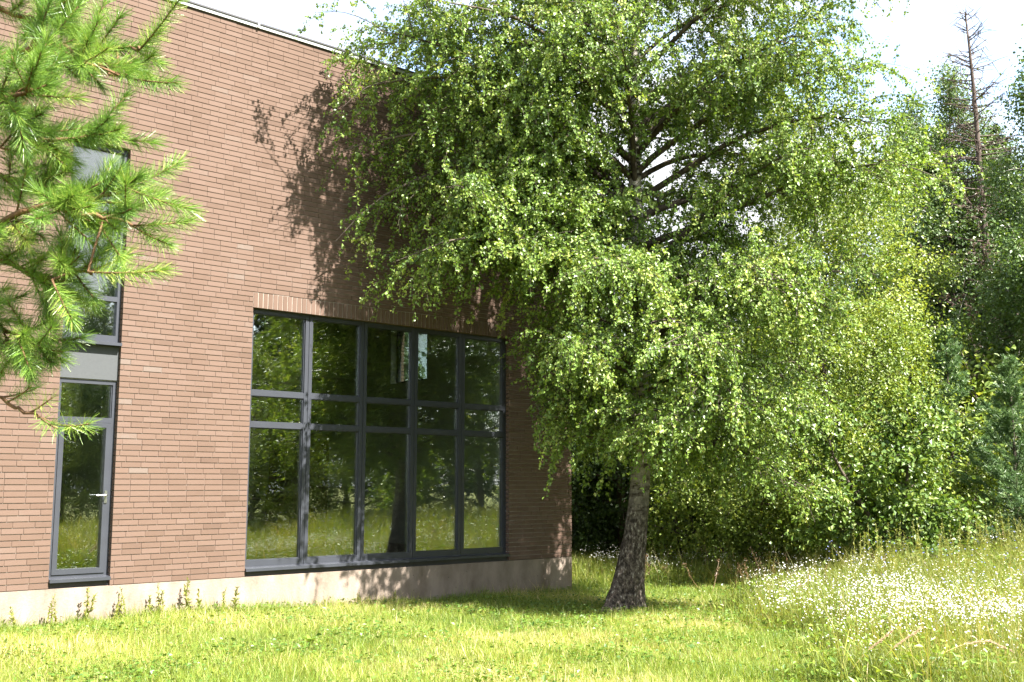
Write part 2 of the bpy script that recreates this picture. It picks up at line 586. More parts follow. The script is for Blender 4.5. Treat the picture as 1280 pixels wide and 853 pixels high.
def add_bricks(mb, br, y1, flip=None):
    n = len(br)
    y0 = rng.normal(0, 0.0013, n)
    tl = rng.normal(0, 0.0009, n)
    c = br
    P = np.stack([np.stack([c[:, 0], y0 - tl, c[:, 2]], -1), np.stack([c[:, 1], y0 + tl, c[:, 2]], -1),
                  np.stack([c[:, 1], y1 + 0 * y0, c[:, 2]], -1), np.stack([c[:, 0], y1 + 0 * y0, c[:, 2]], -1),
                  np.stack([c[:, 0], y0 - tl + 0.0005, c[:, 3]], -1), np.stack([c[:, 1], y0 + tl, c[:, 3]], -1),
                  np.stack([c[:, 1], y1 + 0 * y0, c[:, 3]], -1), np.stack([c[:, 0], y1 + 0 * y0, c[:, 3]], -1)], 1)
    if flip is not None:
        P = flip(P)
    Q = (MB.BQ[None, [0, 1, 2, 3, 5]] + (np.arange(n) * 8)[:, None, None]).reshape(-1, 4)
    r = np.clip(rng.beta(4.5, 4.5, n) + (rng.random(n) < 0.05) * rng.uniform(0.1, 0.3, n), 0, 1)
    mb.add(P, Q, rnd=np.repeat(r, 5), mi=0)


holes = [(DL, DR, 0, 35 * CH), (DL, DR, 41 * CH, UT), (DL, DR, 35 * CH, 41 * CH), (WL, WR, 0, WT), (WL, WR, WT, LT)]
wall = MB()
add_bricks(wall, brick_list(U0, UC, 107, [(DL, DR, 0, UT), (WL, WR, 0, LT)]), 0.10)
for a, b, c, d in clip_rects(U0 + .02, UC - .013, 0.002, TOP - 0.004, [(DL, DR, 0.002, UT), (WL, WR, 0.002, LT)]):
    wall.add([[a, .013, c], [b, .013, c], [b, .013, d], [a, .013, d]], [[0, 1, 2, 3]], mi=1)
wall.build('wall', [M['brick'], M['mortar']], bld)
# end wall (to the right of the corner, seen from the side)
ew = MB()
add_bricks(ew, brick_list(0.10, DEPTH, 107, [(3.9, 5.2, 46 * CH, 62 * CH)]), 0.10,
           flip=lambda P: np.stack([UC - P[..., 1], P[..., 0], P[..., 2]], -1))
for a, b, c, d in clip_rects(0.06, DEPTH, 0.002, TOP - 0.004, [(3.9, 5.2, 46 * CH, 62 * CH)]):
    ew.add([[UC - .013, a, c], [UC - .013, b, c], [UC - .013, b, d], [UC - .013, a, d]], [[0, 1, 2, 3]], mi=1)
ew.build('wall', [M['brick'], M['mortar']], bld)
# soldier course above the big window
lin = MB()
k = 0
step = (WR - WL) / 62
sb = np.array([(WL + i * step + 0.0065, WL + (i + 1) * step - 0.0065, WT + 0.0, LT - 0.006) for i in range(62)])
add_bricks(lin, sb, 0.10)
lin.add([[WL, .008, WT + .002], [WR, .008, WT + .002], [WR, .008, LT], [WL, .008, LT]], [[0, 1, 2, 3]], mi=1)
lin.add([[WL, .008, WT + .002], [WR, .008, WT + .002], [WR, .1, WT + .002], [WL, .1, WT + .002]], [[0, 1, 2, 3]], mi=1)
lin.build('lintel', [M['brick'], M['lintel_mortar']], bld)
# inner leaf, plaster
inn = MB()
for a, b, c, d in clip_rects(U0, UC - .12, -0.3, TOP, [(DL, DR, 0, 35 * CH), (DL, DR, 41 * CH, UT), (WL, WR, 0, WT)]):
    inn.box(a, b, .102, .34, c, d)
for a, b, c, d in clip_rects(.342, DEPTH - .3, -0.3, TOP, [(3.9, 5.2, 46 * CH, 62 * CH)]):
    inn.box(UC - .36, UC - .102, a, b, c, d)
inn.box(U0, UC - .362, DEPTH - .3, DEPTH - .002, -.3, TOP)
inn.box(U0, U0 + .25, .342, DEPTH - .302, -.3, TOP)
inn.box(5.9, 6.05, .342, DEPTH - .302, .06, 7.0)
inn.box(9.2, 10.6, 5.6, 5.8, .06, 6.9)
inn.build('interior_wall', M['plaster'], bld)
wd = MB()
wd.box(10.7, 11.7, 4.6, 5.2, .06, 2.3)
wd.box(10.2, 10.6, 3.9, 4.4, .06, 1.2)
wd.build('cabinet', M['timber'], bld)
fl = MB()
fl.box(U0 + .26, UC - .37, .35, DEPTH - .31, -.2, .06)
fl.build('floor', M['screed'], bld)
rf = MB()
rf.box(U0, UC - .13, .345, DEPTH - .31, 7.0, 7.3)
rf.build('roof', M['screed'], bld)
pl = MB()
pl.box(U0, UC - .004, -.002, .10, -1.1, -.004)
pl.box(UC - .106, UC - .002, .102, DEPTH, -1.1, -.004)
pl.box(U0 + .01, UC - .12, .102, .3, -1.0, -.006)
pl.build('plinth', M['concrete'], bld)
cp = MB()
cp.box(U0, UC + .03, -.03, .36, TOP + .012, TOP + .062, mi=0)
cp.box(UC - .36, UC + .03, .362, DEPTH + .03, TOP + .012, TOP + .062, mi=0)
cp.box(U0, UC + .045, -.045, .37, TOP + .064, TOP + .088, mi=1)
cp.box(UC - .37, UC + .045, .372, DEPTH + .045, TOP + .064, TOP + .088, mi=1)
cp.box(U0, UC - .002, -.006, .3, TOP, TOP + .010, mi=1)
for q in range(10):
    xs_ = UC - .9 - q * 1.9
    cp.box(xs_, xs_ + .03, -.049, .372, TOP + .010, TOP + .092, mi=0 if q % 2 else 1)
cp.build('roof_coping', [M['coping'], M['coping_dark']], bld)

FY0, FY1 = 0.085, 0.165   # frame depth


def sill(par, a, b, z0, z1, yo=-0.035):
    s = MB()
    s.add([[a, yo, z0], [b, yo, z0], [b, .14, z0], [a, .14, z0], [a, yo, z1 - .012], [b, yo, z1 - .012], [b, .14, z1 + .012], [a, .14, z1 + .012]], MB.BQ)
    return s.build('sill', M['metal'], par)


def pane(par, a, b, c, d, y=.130):
    p = MB()
    ty, tx = rng.normal(0, .0022, 2)
    p.add([[a, y - ty - tx, c], [b, y + ty - tx, c], [b, y + ty + .024 - tx, c], [a, y - ty + .024 - tx, c],
           [a, y - ty + tx, d], [b, y + ty + tx, d], [b, y + ty + .024 + tx, d], [a, y - ty + .024 + tx, d]], MB.BQ)
    return p.build('pane', M['glass'], par)


# big window: 5 columns, 3 rows
fb = MB()
zg0, z2b, z2t, z1b, z1t, zt = .213, 2.105, 2.185, 2.565, 2.645, WT - .065
cw = (WR - WL) / 5
mulls = [WL + cw * i for i in range(1, 5)]
for m_ in mulls:
    fb.box(m_ - .064, m_ - .004, FY0, FY1, .126, WT)
    fb.box(m_ + .004, m_ + .064, FY0, FY1, .126, WT)
    fb.box(m_ - .004, m_ + .004, FY0 + .02, FY1 - .002, .127, WT)
fb.box(WL, WL + .062, FY0, FY1, .126, WT)
fb.box(WR - .062, WR, FY0, FY1, .126, WT)
edges = [WL + .062] + [e for m_ in mulls for e in (m_ - .064, m_ + .064)] + [WR - .062]
panes = []
for i in range(5):
    a, b = edges[2 * i], edges[2 * i + 1]
    for c, d in ((.126, zg0), (z2b, z2t), (z1b, z1t), (zt, WT)):
        fb.box(a, b, FY0 + .004, FY1 - .004, c, d)
    # glazing beads
    for c, d in ((zg0, z2b), (z2t, z1b), (z1t, zt)):
        fb.box(a, a + .012, FY0 + .022, FY1 - .01, c, d)
        fb.box(b - .012, b, FY0 + .022, FY1 - .01, c, d)
        fb.box(a + .012, b - .012, FY0 + .022, FY1 - .01, c, c + .012)
        fb.box(a + .012, b - .012, FY0 + .022, FY1 - .01, d - .012, d)
        panes.append((a + .012, b - .012, c + .012, d - .012))
bw = fb.build('window', M['metal'], bld)
for p_ in panes:
    pane(bw, *p_)
sill(bw, WL + .003, WR - .003, .070, .122)
bb = MB()
bb.box(WL + .002, WR - .002, .05, .12, -.003, .068)  # dark strip stands in for the shadow gap under the sill
bb.build('sill_shadow_strip', M['coping_dark'], bw)

# glazed door with a fixed light above
db = MB()
zb_, zp = .126, 35 * CH
db.box(DL, DL + .05, FY0, FY1, zb_, zp)
db.box(DR - .05, DR, FY0, FY1, zb_, zp)
db.box(DL + .05, DR - .05, FY0, FY1, zp - .05, zp)
db.box(DL + .05, DR - .05, FY0, FY1, 2.085, 2.150)
db.box(DL + .05, DR - .05, FY0 + .002, FY1, zb_, zb_ + .03)
for a, b, c, d in ((DL + .05, DL + .062, 2.15, zp - .05), (DR - .062, DR - .05, 2.15, zp - .05)):
    db.box(a, b, FY0 + .02, FY1 - .01, c, d)
dr = db.build('door', M['metal'], bld)
lf = MB()
a, b, c, d = DL + .053, DR - .053, zb_ + .033, 2.082
lf.box(a, a + .062, FY0 - .012, FY1 - .014, c, d)
lf.box(b - .062, b, FY0 - .012, FY1 - .014, c, d)
lf.box(a + .062, b - .062, FY0 - .012, FY1 - .014, c, c + .066)
lf.box(a + .062, b - .062, FY0 - .012, FY1 - .014, d - .06, d)
lf.build('leaf', M['metal'], dr)
pane(dr, a + .062, b - .062, c + .066, d - .06, .118)
pane(dr, DL + .062, DR - .062, 2.15, zp - .05)
sill(dr, DL + .003, DR - .003, .070, .122)
hb = MB()
hz = 1.145
hu = DR - .053 - .031
hb.box(hu - .018, hu + .018, FY0 - .024, FY0 - .012, hz - .10, hz + .06)
hb.tube([[hu, FY0 - .02, hz], [hu, FY0 - .065, hz], [hu - .02, FY0 - .072, hz], [hu - .14, FY0 - .072, hz]], .010, 8)
hb.build('handle', M['steel'], dr)
bb = MB()
bb.box(DL + .002, DR - .002, .05, .12, -.003, .068)  # shadow below the door sill, built as a dark strip
bb.build('sill_shadow_strip', M['coping_dark'], dr)

# grey panel between the storeys
sp = MB()
sp.box(DL, DR, .062, .12, zp + .012, 41 * CH + .01)
sp.build('spandrel_panel', M['panel'], bld)

# tall upper window
ub = MB()
z0 = 41 * CH + .068
ub.box(DL, DL + .05, FY0, FY1, z0, UT)
ub.box(DR - .05, DR, FY0, FY1, z0, UT)
ub.box(DL + .05, DR - .05, FY0, FY1, z0, z0 + .085)
ub.box(DL + .05, DR - .05, FY0, FY1, UT - .06, UT)
ub.box(DL + .05, DR - .05, FY0, FY1, 3.70, 3.765)
ub.box(DL + .05, DR - .05, FY0, FY1, 5.05, 5.11)
uw = ub.build('window', M['metal'], bld)
for c, d in ((z0 + .085, 3.70), (3.765, 5.05), (5.11, UT - .06)):
    pane(uw, DL + .05, DR - .05, c, d)
sill(uw, DL + .003, DR - .003, 41 * CH + .012, 41 * CH + .064)
# small window in the end wall
eb = MB()
ez0, ez1 = 46 * CH, 62 * CH
for a, b in ((3.9, 3.96), (4.52, 4.58), (5.14, 5.2)):
    eb.box(UC - .2, UC - .12, a, b, ez0, ez1)
for a, b in ((3.96, 4.52), (4.58, 5.14)):
    eb.box(UC - .2, UC - .12, a, b, ez0, ez0 + .06)
    eb.box(UC - .2, UC - .12, a, b, ez1 - .06, ez1)
ewn = eb.build('window', M['metal'], bld)
for a, b in ((3.96, 4.52), (4.58, 5.14)):
    p = MB()
    p.box(UC - .17, UC - .146, a, b, ez0 + .06, ez1 - .06)
    p.build('pane', M['glass'], ewn)


def inside_building(P, m=0.12):
    """True for points behind the front wall plane (and left of the corner, under the roof)"""
    yy = P[..., 0] * NN[0] + P[..., 1] * NN[1] - DIST
    uu = P[..., 0] * DX[0] + P[..., 1] * DX[1]
    return (yy > -m) & (uu < UC + m) & (P[..., 2] < TOP + ZB + .15) & (yy < DEPTH + m)


# ------------------------------------------------------------------ vegetation helpers
def leaves(mb, P, axis, nor, ln, wd_, rnd, mi=0, fold=0.18):
    """one folded diamond per leaf"""
    axis = nrm(axis)
    side = nrm(np.cross(axis, nor))
    up = np.cross(side, axis)
    ln = np.broadcast_to(ln, (len(P),))[:, None]
    w = np.broadcast_to(wd_, (len(P),))[:, None]
    mid = P + axis * ln * 0.42
    V = np.stack([P, mid + side * w * .5 + up * w * fold, P + axis * ln, mid - side * w * .5 + up * w * fold], 1)
    n = len(P)
    mb.add(V, np.arange(n * 4).reshape(n, 4), rnd=rnd, mi=mi)


def needles(mb, P, axis, ln, wd_, rnd, rg):
    axis = nrm(axis)
    side = nrm(np.cross(axis, rg.normal(size=P.shape))) * np.broadcast_to(wd_, (len(P),))[:, None] * .5
    ln = np.broadcast_to(ln, (len(P),))[:, None]
    V = np.stack([P - side, P + side, P + axis * ln + side * .35, P + axis * ln - side * .35], 1)
    n = len(P)
    mb.add(V, np.arange(n * 4).reshape(n, 4), rnd=rnd)


def grow(p, d, length, n, droop, rg, wob=0.12, up=0.0):
    pts = [np.array(p, float)]
    d = nrm(np.array(d, float))
    h = length / n
    for i in range(n):
        d = nrm(d + np.array([0, 0, -droop * h * (0.4 + 1.2 * i / n) + up * h]) + rg.normal(0, wob, 3) * math.sqrt(h))
        pts.append(pts[-1] + d * h)
    return np.array(pts)


def sample(path, t):
    t = np.clip(np.asarray(t, float), 0, 1) * (len(path) - 1)
    i = np.minimum(t.astype(int), len(path) - 2)
    f = (t - i)[..., None]
    return path[i] * (1 - f) + path[i + 1] * f, nrm(path[i + 1] - path[i])


def hang_twigs(lf_mb, br_mb, path, n, rg, tl, droop, per_m, lsize, keep=None, t0=0.2, tone=0.0):
    ts = rg.uniform(t0, 1, n)
    P, D = sample(path, ts)
    for p, d in zip(P, D):
        dd = nrm(d * .6 + rg.normal(0, .6, 3) + np.array([0, 0, .15]))
        ln = rg.uniform(*tl)
        tw = grow(p, dd, ln, 5, droop, rg, .35)
        if keep is not None and not keep(tw):
            continue
        br_mb.tube(tw, np.linspace(.004, .0018, len(tw)), 3, cap=False)
        k = max(3, int(ln * per_m))
        Q, T = sample(tw, rg.uniform(.05, 1, k))
        Q = Q + rg.normal(0, .022, Q.shape)
        ax = T * .5 + rg.normal(0, .65, Q.shape) + np.array([0, 0, -.45])
        ow = nrm(Q * np.array([1, 1, 0]) + 1e-4)
        no = rg.normal(0, .6, Q.shape) + ow * .55 + np.array([0.1, -.2, .45])
        s = lsize * rg.uniform(.5, 1.35, k)
        r = np.clip(rg.normal(.5 + tone + rg.normal(0, .12), .19, k), 0, 1)
        leaves(lf_mb, Q, ax, no, s, s * rg.uniform(.68, .9, k), r)


# ------------------------------------------------------------------ the big birch by the corner
TB = np.array([1.70, 16.55, 0.0])
TB[2] = float(gz(TB[0], TB[1])) - .05


_sn = -(SAX * NN[0] + SAY * NN[1])
SHU = (SAX * DX[0] + SAY * DX[1]) / _sn
SHZ = math.tan(SEL) / _sn


def big_birch():
    rg = np.random.default_rng(21)
    root = empty('birch_tree', TB, label='large weeping birch with a leaning dark-based trunk beside the corner of the brick building', cat='tree')
    tr, br, cr = MB(), MB(), MB()
    zz = np.array([-.25, 0, .12, .35, .7, 1.2, 1.8, 2.6, 3.6, 4.8, 6.0, 7.4, 9, 10.6, 12.2, 13.6])
    xx = np.array([-.10, -.06, -.03, .02, .09, .18, .26, .30, .31, .30, .27, .24, .30, .36, .34, .38])
    yy = np.array([0, 0, 0, 0, .01, .03, .05, .06, .06, .05, .0, -.05, .0, .05, .1, .1])
    rr = np.array([.50, .39, .315, .26, .215, .176, .152, .140, .134, .13, .115, .092, .07, .05, .032, .012])
    zf = np.linspace(0, len(zz) - 1, 60)
    tp = np.stack([np.interp(zf, range(len(zz)), a) for a in (xx, yy, zz)], -1)
    trr = np.interp(zf, range(len(zz)), rr)
    # trunk as a lobed tube
    sides = 22
    ang = np.arange(sides) * 2 * math.pi / sides
    lob = 1 + (.15 * np.cos(3 * ang + 1) + .11 * np.cos(5 * ang))[None] * np.exp(-np.clip(tp[:, 2], 0, 9) * 2.0)[:, None] \
        + rg.normal(0, .02, (60, sides))
    V = tp[:, None] + (trr[:, None] * lob)[..., None] * np.stack([np.cos(ang), np.sin(ang), 0 * ang], -1)[None]
    i = np.arange(59)[:, None] * sides
    j = np.arange(sides)[None]
    k = (j + 1) % sides
    tr.add(V, np.stack([i + j, i + k, i + sides + k, i + sides + j], -1).reshape(-1, 4))

    def tpos(z):
        return np.array([np.interp(z, zz, xx), np.interp(z, zz, yy), z]), float(np.interp(z, zz, rr))

    def keep_wall(path, left=False):
        if inside_building(path + TB, .04).any() or path[:, 2].min() < 1.35:
            return False
        q = path[-1]
        if q[0] < np.interp(q[2], [1.8, 3.4, 3.9, 4.5, 5.0], [-1.25, -1.5, -3.0, -4.1, -4.9]):
            return False
        return (not left) or keep(path, True)

    def keep(path, left=False):
        if not left and not keep_wall(path):
            return False
        # twigs dropped so the crown's cast shadow leaves the sunlit wall clear
        q = path[-1] + TB
        o = DIST - (q[0] * NN[0] + q[1] * NN[1])
        us = q[0] * DX[0] + q[1] * DX[1] - o * SHU
        zs = q[2] - ZB - o * SHZ
        lim = np.interp(zs, [-.5, 0, 1.5, 3.3, 3.9, 4.4, 5.2, 6.5, 7.5], [7.8, 7.9, 8.3, 8.8, 9.5, 9.3, 8.9, 7.8, 7.1])
        if left:
            lim = np.interp(zs, [0, 3, 3.9, 4.5, 5.2, 6, 6.6, 7.5], [7.8, 8.9, 8.5, 8.3, 8.0, 7.8, 7.2, 6.9])
        return us > lim + rg.normal(0, .2)

    # limbs: (z, azimuth deg from +x, length, elevation deg, droop)
    limbs = []
    aL = math.degrees(math.atan2(-DX[1], -DX[0]))    # along the wall, towards camera-left
    for z, da, ln, el, dp in ((5.3, -4, 5.0, 20, .18), (5.9, 8, 5.4, 26, .20), (6.3, -14, 5.2, 32, .20), (4.7, 4, 3.9, 12, .20),
                              (6.7, 2, 4.8, 38, .22), (7.4, 14, 4.6, 38, .24), (5.0, 16, 4.0, 14, .20), (7.9, -8, 4.6, 38, .24), (5.6, -20, 4.4, 24, .20),
                              (4.9, -9, 4.4, 8, .14), (5.7, 0, 5.0, 15, .16), (6.1, 10, 4.6, 18, .18), (5.4, 12, 4.8, 22, .16), (6.4, -2, 5.0, 28, .18), (7.0, 6, 4.8, 34, .2)):
        limbs.append((z, aL + da - 22, ln, el, dp))
    for z, a, ln, el, dp in ((6.1, 2, 4.4, 24, .12), (5.6, -18, 4.2, 20, .16),
                             (6.8, -30, 3.8, 34, .2), (7.3, 12, 3.8, 40, .2), (2.9, -35, 2.6, 14, .3)):
        limbs.append((z, a, ln, el, dp))
    for z, a, ln, el, dp in ((2.8, -95, 2.2, 22, .4), (3.3, -60, 2.6, 20, .4), (3.6, -125, 2.4, 26, .4), (4.1, -80, 2.9, 28, .4), (4.5, -110, 2.8, 28, .4),
                             (4.8, -50, 3.2, 24, .35), (5.2, -140, 2.4, 30, .4),
                             (2.4, -150, 1.6, 20, .4), (2.6, -20, 2.6, 14, .4), (3.0, 160, 1.5, 24, .4), (3.8, 175, 1.6, 26, .4), (2.5, 60, 2.2, 18, .4)):
        limbs.append((z, a, ln, el, dp))
    n = 70
    for q in range(n):
        z = 2.3 + (12.9 - 2.3) * (q + rg.uniform(0, .9)) / n
        a = q * 137.5 + rg.uniform(-20, 20)
        L = float(np.interp(z, [2.2, 3.2, 5, 8, 10, 12, 13], [1.9, 3.0, 3.9, 4.1, 3.4, 2.0, .8])) * rg.uniform(.75, 1.12)
        v = np.array([math.cos(R(a)), math.sin(R(a))])
        if 5.5 < z < 6.5 and v @ np.array([0, -1]) > .7:
            continue
        left = v @ np.array([-.97, -.2])
        if left > .1 and z < 6.0:
            L = min(L, 1.45 + .25 * (z > 4.8))
        if -20 < (a + 180) % 360 - 180 < 110 and z < 5.8:
            L = min(L, 1.8)
        to_wall = v @ NN
        if to_wall > .15 and z < 8:
            L = min(L, 2.6 / to_wall)
        el = np.interp(z, [2, 5, 9, 13], [18, 32, 45, 62]) + rg.uniform(-8, 8)
        limbs.append((z, a, L, el, rg.uniform(.2, .34)))
    for li, (z, a, ln, el, dp) in enumerate(limbs):
        kp = (lambda q_: keep_wall(q_, True)) if li < 15 else keep
        p, r0 = tpos(z)
        d = np.array([math.cos(R(a)) * math.cos(R(el)), math.sin(R(a)) * math.cos(R(el)), math.sin(R(el))])
        path = grow(p, d, ln, 10, dp, rg, .10)
        if not keep_wall(path[3:]):
            continue
        if not kp(path):
            nk = max([i for i in range(3, len(path)) if kp(path[:i])] or [0])
            if nk < 4:
                continue
            path = path[:nk]
            ln = ln * (nk - 1) / 10
        rb = min(r0 * .55, .012 + .013 * ln)
        br.tube(path, np.linspace(rb, .006, len(path)), 6, cap=False)
        ns = int(5 + ln * 4.6)
        for s in range(ns):
            t = .18 + .82 * (s + rg.random()) / ns
            q, dq = sample(path, np.array([t]))
            side = nrm(np.cross(dq[0], [0, 0, 1])) * (1 if s % 2 else -1)
            d2 = nrm(dq[0] * .7 + side * rg.uniform(.3, 1.0) + rg.normal(0, .25, 3) + np.array([0, 0, .1]))
            l2 = ln * rg.uniform(.16, .30) * (1.15 - .5 * t) + .2
            sub = grow(q[0], d2, l2, 5, .75, rg, .2)
            if not kp(sub[2:]):
                continue
            br.tube(sub, np.linspace(.009, .003, len(sub)), 4, cap=False)
            hang_twigs(cr, br, sub, int((3 + l2 * 5.5) * (1.4 if li < 15 else 1)), rg, (.25, .95), 2.4, 66, .050, kp, .1, tone=rg.normal(0, .11))
        hang_twigs(cr, br, path[5:], 8 if li >= 15 else 16, rg, (.4, 1.1), 2.0, 66, .050, kp, .2)
    tr.build('trunk', M['birch_bark'], root, smooth=True)
    br.build('branches', M['bark'], root, smooth=True)
    c = cr.build('crown', M['birch_leaf'], root)
    print('birch leaves', cr.n // 4, 'branch verts', br.n)
    return root


big_birch()


# ------------------------------------------------------------------ other trees
def leafy(name, seed, h, rad, base, nleaf, lsize, lmat, bmat, spread=.28, trunk_r=None, droop=.15, aspect=.75, hang=0.4, stems=1):
    """a broad-leaved tree / bush: trunk, limbs, crown of single leaves round the twigs"""
    rg = np.random.default_rng(seed)
    root = empty(name)
    tr, cr = MB(), MB()
    tips = []
    for st in range(stems):
        lean = rg.normal(0, .05 + .12 * (stems > 1), 2)
        zt = np.linspace(0, 1, 9)
        tp = np.stack([lean[0] * zt * h + rg.normal(0, .03, 9).cumsum() * .6 + (stems > 1) * rg.normal(0, .15),
                       lean[1] * zt * h + rg.normal(0, .03, 9).cumsum() * .6 + (stems > 1) * rg.normal(0, .15), zt * h * .95 - .15], -1)
        r0 = trunk_r or (.02 + .013 * h)
        tr.tube(tp, r0 * (1 - zt * .93) * (1 + .5 * np.exp(-zt * 30)), 8)
        nl = int((14 + h * 3.4) / stems ** .5)
        for q in range(nl):
            f = base / h + (1 - base / h) * ((q + rg.random()) / nl) ** 1.05
            f = min(f, .99)
            p, _ = sample(tp, np.array([f]))
            g_ = (f - base / h) / max(1e-3, 1 - base / h)
            prof = (1 - abs(2 * g_ - .75) ** 2.2 * .62) if g_ < .8 else 1 - ((g_ - .3) / .7) ** 2 * .85
            ln = max(.25, rad * prof * rg.uniform(.6, 1.12))
            a = q * 2.4 + rg.uniform(-.4, .4)
            el = R(np.interp(g_, [0, .5, 1], [12, 30, 65]) + rg.uniform(-10, 10))
            d = np.array([math.cos(a) * math.cos(el), math.sin(a) * math.cos(el), math.sin(el)])
            path = grow(p[0], d, ln, 6, droop, rg, .16)
            tr.tube(path, np.linspace(r0 * .32 * (1 - f * .6), .006, 7), 4, cap=False)
            tips.append((path, ln))
            for s in range(int(2 + ln * 2.2)):
                q_, dq = sample(path, rg.uniform(.3, .95, 1))
                sub = grow(q_[0], dq[0] * .5 + rg.normal(0, .6, 3), ln * rg.uniform(.25, .45), 4, droop * 2, rg, .25)
                tr.tube(sub, np.linspace(.010, .003, 5), 3, cap=False)
                tips.append((sub, ln * .6))
    w = np.array([t[1] for t in tips])
    cnt = rg.multinomial(nleaf, w / w.sum())
    for (path, ln), k in zip(tips, cnt):
        if k == 0:
            continue
        P, T = sample(path, rg.uniform(.25, 1.05, k))
        off = rg.normal(0, 1, P.shape)
        P = P + off * spread * np.array([1, 1, .8]) * rg.uniform(.2, 1, (k, 1))
        P[:, 2] -= np.abs(rg.normal(0, hang * spread, k))
        ok = P[:, 2] > .05
        P = P[ok]
        k = len(P)
        ax = rg.normal(0, .7, P.shape) + np.array([0, 0, -.35]) + off[ok] * .35
        no = rg.normal(0, .6, P.shape) + nrm(P * np.array([1, 1, 0]) + 1e-4) * .5 + np.array([0, 0, .6])
        s = lsize * rg.uniform(.6, 1.25, k)
        leaves(cr, P, ax, no, s, s * rg.uniform(.6, .85, k), np.clip(rg.normal(.5 + rg.normal(0, .12), .18, k), 0, 1))
    tr.build('trunk', bmat, root, smooth=True)
    cr.build('crown', lmat, root)
    return root


def conifer(name, seed, h, rad, base, whorl, mat, bark, nl=.09, dens=170, droop=.25, el0=10, el1=50, nw=.012):
    rg = np.random.default_rng(seed)
    root = empty(name)
    tr, cr = MB(), MB()
    zt = np.linspace(0, 1, 10)
    tp = np.stack([rg.normal(0, .02, 10).cumsum(), rg.normal(0, .02, 10).cumsum(), zt * h - .15], -1)
    tr.tube(tp, (.02 + .011 * h) * (1 - zt * .95), 8)
    z = base
    while z < h * .985:
        f = (z - base) / (h - base)
        for b in range(int(rg.integers(5, 8))):
            ln = rad * (1 - f) ** .8 * rg.uniform(.7, 1.1) + .12
            a = rg.uniform(0, 6.283)
            el = R(np.interp(f, [0, 1], [el0, el1]) + rg.uniform(-8, 8))
            p, _ = sample(tp, np.array([z / h]))
            path = grow(p[0], [math.cos(a) * math.cos(el), math.sin(a) * math.cos(el), math.sin(el)], ln, 6, droop, rg, .08, up=.0)
            tr.tube(path, np.linspace(.006 + .006 * ln, .003, 7), 4, cap=False)
            subs = [path]
            for s in range(int(3 + ln * 6)):
                q_, dq = sample(path, rg.uniform(.2, .97, 1))
                sd = nrm(np.cross(dq[0], [0, 0, 1])) * rg.choice([-1, 1])
                subs.append(grow(q_[0], dq[0] * .8 + sd * .8 + rg.normal(0, .15, 3), ln * rg.uniform(.15, .35), 3, droop * 2.2, rg, .1))
            for sb_ in subs:
                L_ = np.linalg.norm(np.diff(sb_, axis=0), axis=1).sum()
                k = int(L_ * dens) + 4
                P, T = sample(sb_, rg.uniform(.12, 1, k))
                ax = T * .9 + rg.normal(0, .55, P.shape)
                needles(cr, P, ax, nl * rg.uniform(.6, 1.2, k), nw, np.clip(rg.normal(.5 + rg.normal(0, .1), .2, k), 0, 1), rg)
        z += whorl * (1 - .45 * f) * rg.uniform(.85, 1.15)
    tr.build('trunk', bark, root, smooth=True)
    cr.build('crown', mat, root)
    return root


def place(root, x, y, rz=0, sc=1.0, **kw):
    root.location = (x, y, float(gz(x, y)))
    root.rotation_euler = (0, 0, rz)
    root.scale = (sc, sc, sc)
    tag(root, **kw)
    return root


def copy_at(root, x, y, rz, sc=1.0, **kw):
    return dup(root, (x, y, float(gz(x, y))), rz, sc, **kw)


WOOD = 'trees along the edge of the wood'
alder = leafy('alder_tree', 31, 9.4, 3.4, .6, 90000, .066, M['alder_leaf'], M['bark'], spread=.30)
place(alder, 6.5, 22.0, label='bright green leafy tree right behind the big birch, its crown reaching to the grass', cat='tree', group=WOOD)
alder2 = leafy('alder_tree', 32, 7.4, 2.7, .7, 42000, .062, M['alder_leaf'], M['bark'], spread=.28)
place(alder2, 9.6, 25.6, .6, label='lower leafy tree standing between the big birch and the bare dead spruce', cat='tree', group=WOOD)
oak = leafy('oak_sapling', 33, 3.6, 1.45, .25, 14000, .098, M['oak_leaf'], M['bark'], spread=.24, stems=2)
place(oak, 7.0, 19.4, label='young oak with big fresh green leaves at the back of the flower meadow', cat='young tree')
ypine = conifer('young_pine', 34, 4.9, 1.5, .3, .34, M['youngpine'], M['bark'], nl=.085, dens=230, droop=.0, el0=22, el1=62)
place(ypine, 9.0, 22.2, label='tall blue-green young pine rising behind the broad-leaved sapling', cat='pine', group='young pines at the wood edge')
copy_at(ypine, 9.35, 20.0, 2.1, .82, label='blue-green young pine cut by the right edge of the photo', cat='pine', group='young pines at the wood edge')

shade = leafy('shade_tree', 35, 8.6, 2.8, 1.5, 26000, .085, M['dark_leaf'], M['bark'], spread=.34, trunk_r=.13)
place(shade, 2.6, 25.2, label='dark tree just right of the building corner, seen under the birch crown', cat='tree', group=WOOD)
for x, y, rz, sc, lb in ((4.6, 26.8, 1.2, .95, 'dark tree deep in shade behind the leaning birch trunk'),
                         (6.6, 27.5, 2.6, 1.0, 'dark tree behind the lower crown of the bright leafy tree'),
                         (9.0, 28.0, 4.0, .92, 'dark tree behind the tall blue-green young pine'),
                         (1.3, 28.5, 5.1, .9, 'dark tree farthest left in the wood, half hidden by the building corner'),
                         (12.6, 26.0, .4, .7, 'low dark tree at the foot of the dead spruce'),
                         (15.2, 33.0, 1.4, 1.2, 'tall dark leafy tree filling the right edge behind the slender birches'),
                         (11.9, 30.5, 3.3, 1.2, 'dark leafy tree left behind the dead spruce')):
    copy_at(shade, x, y, rz, sc, label=lb, cat='tree', group=WOOD)
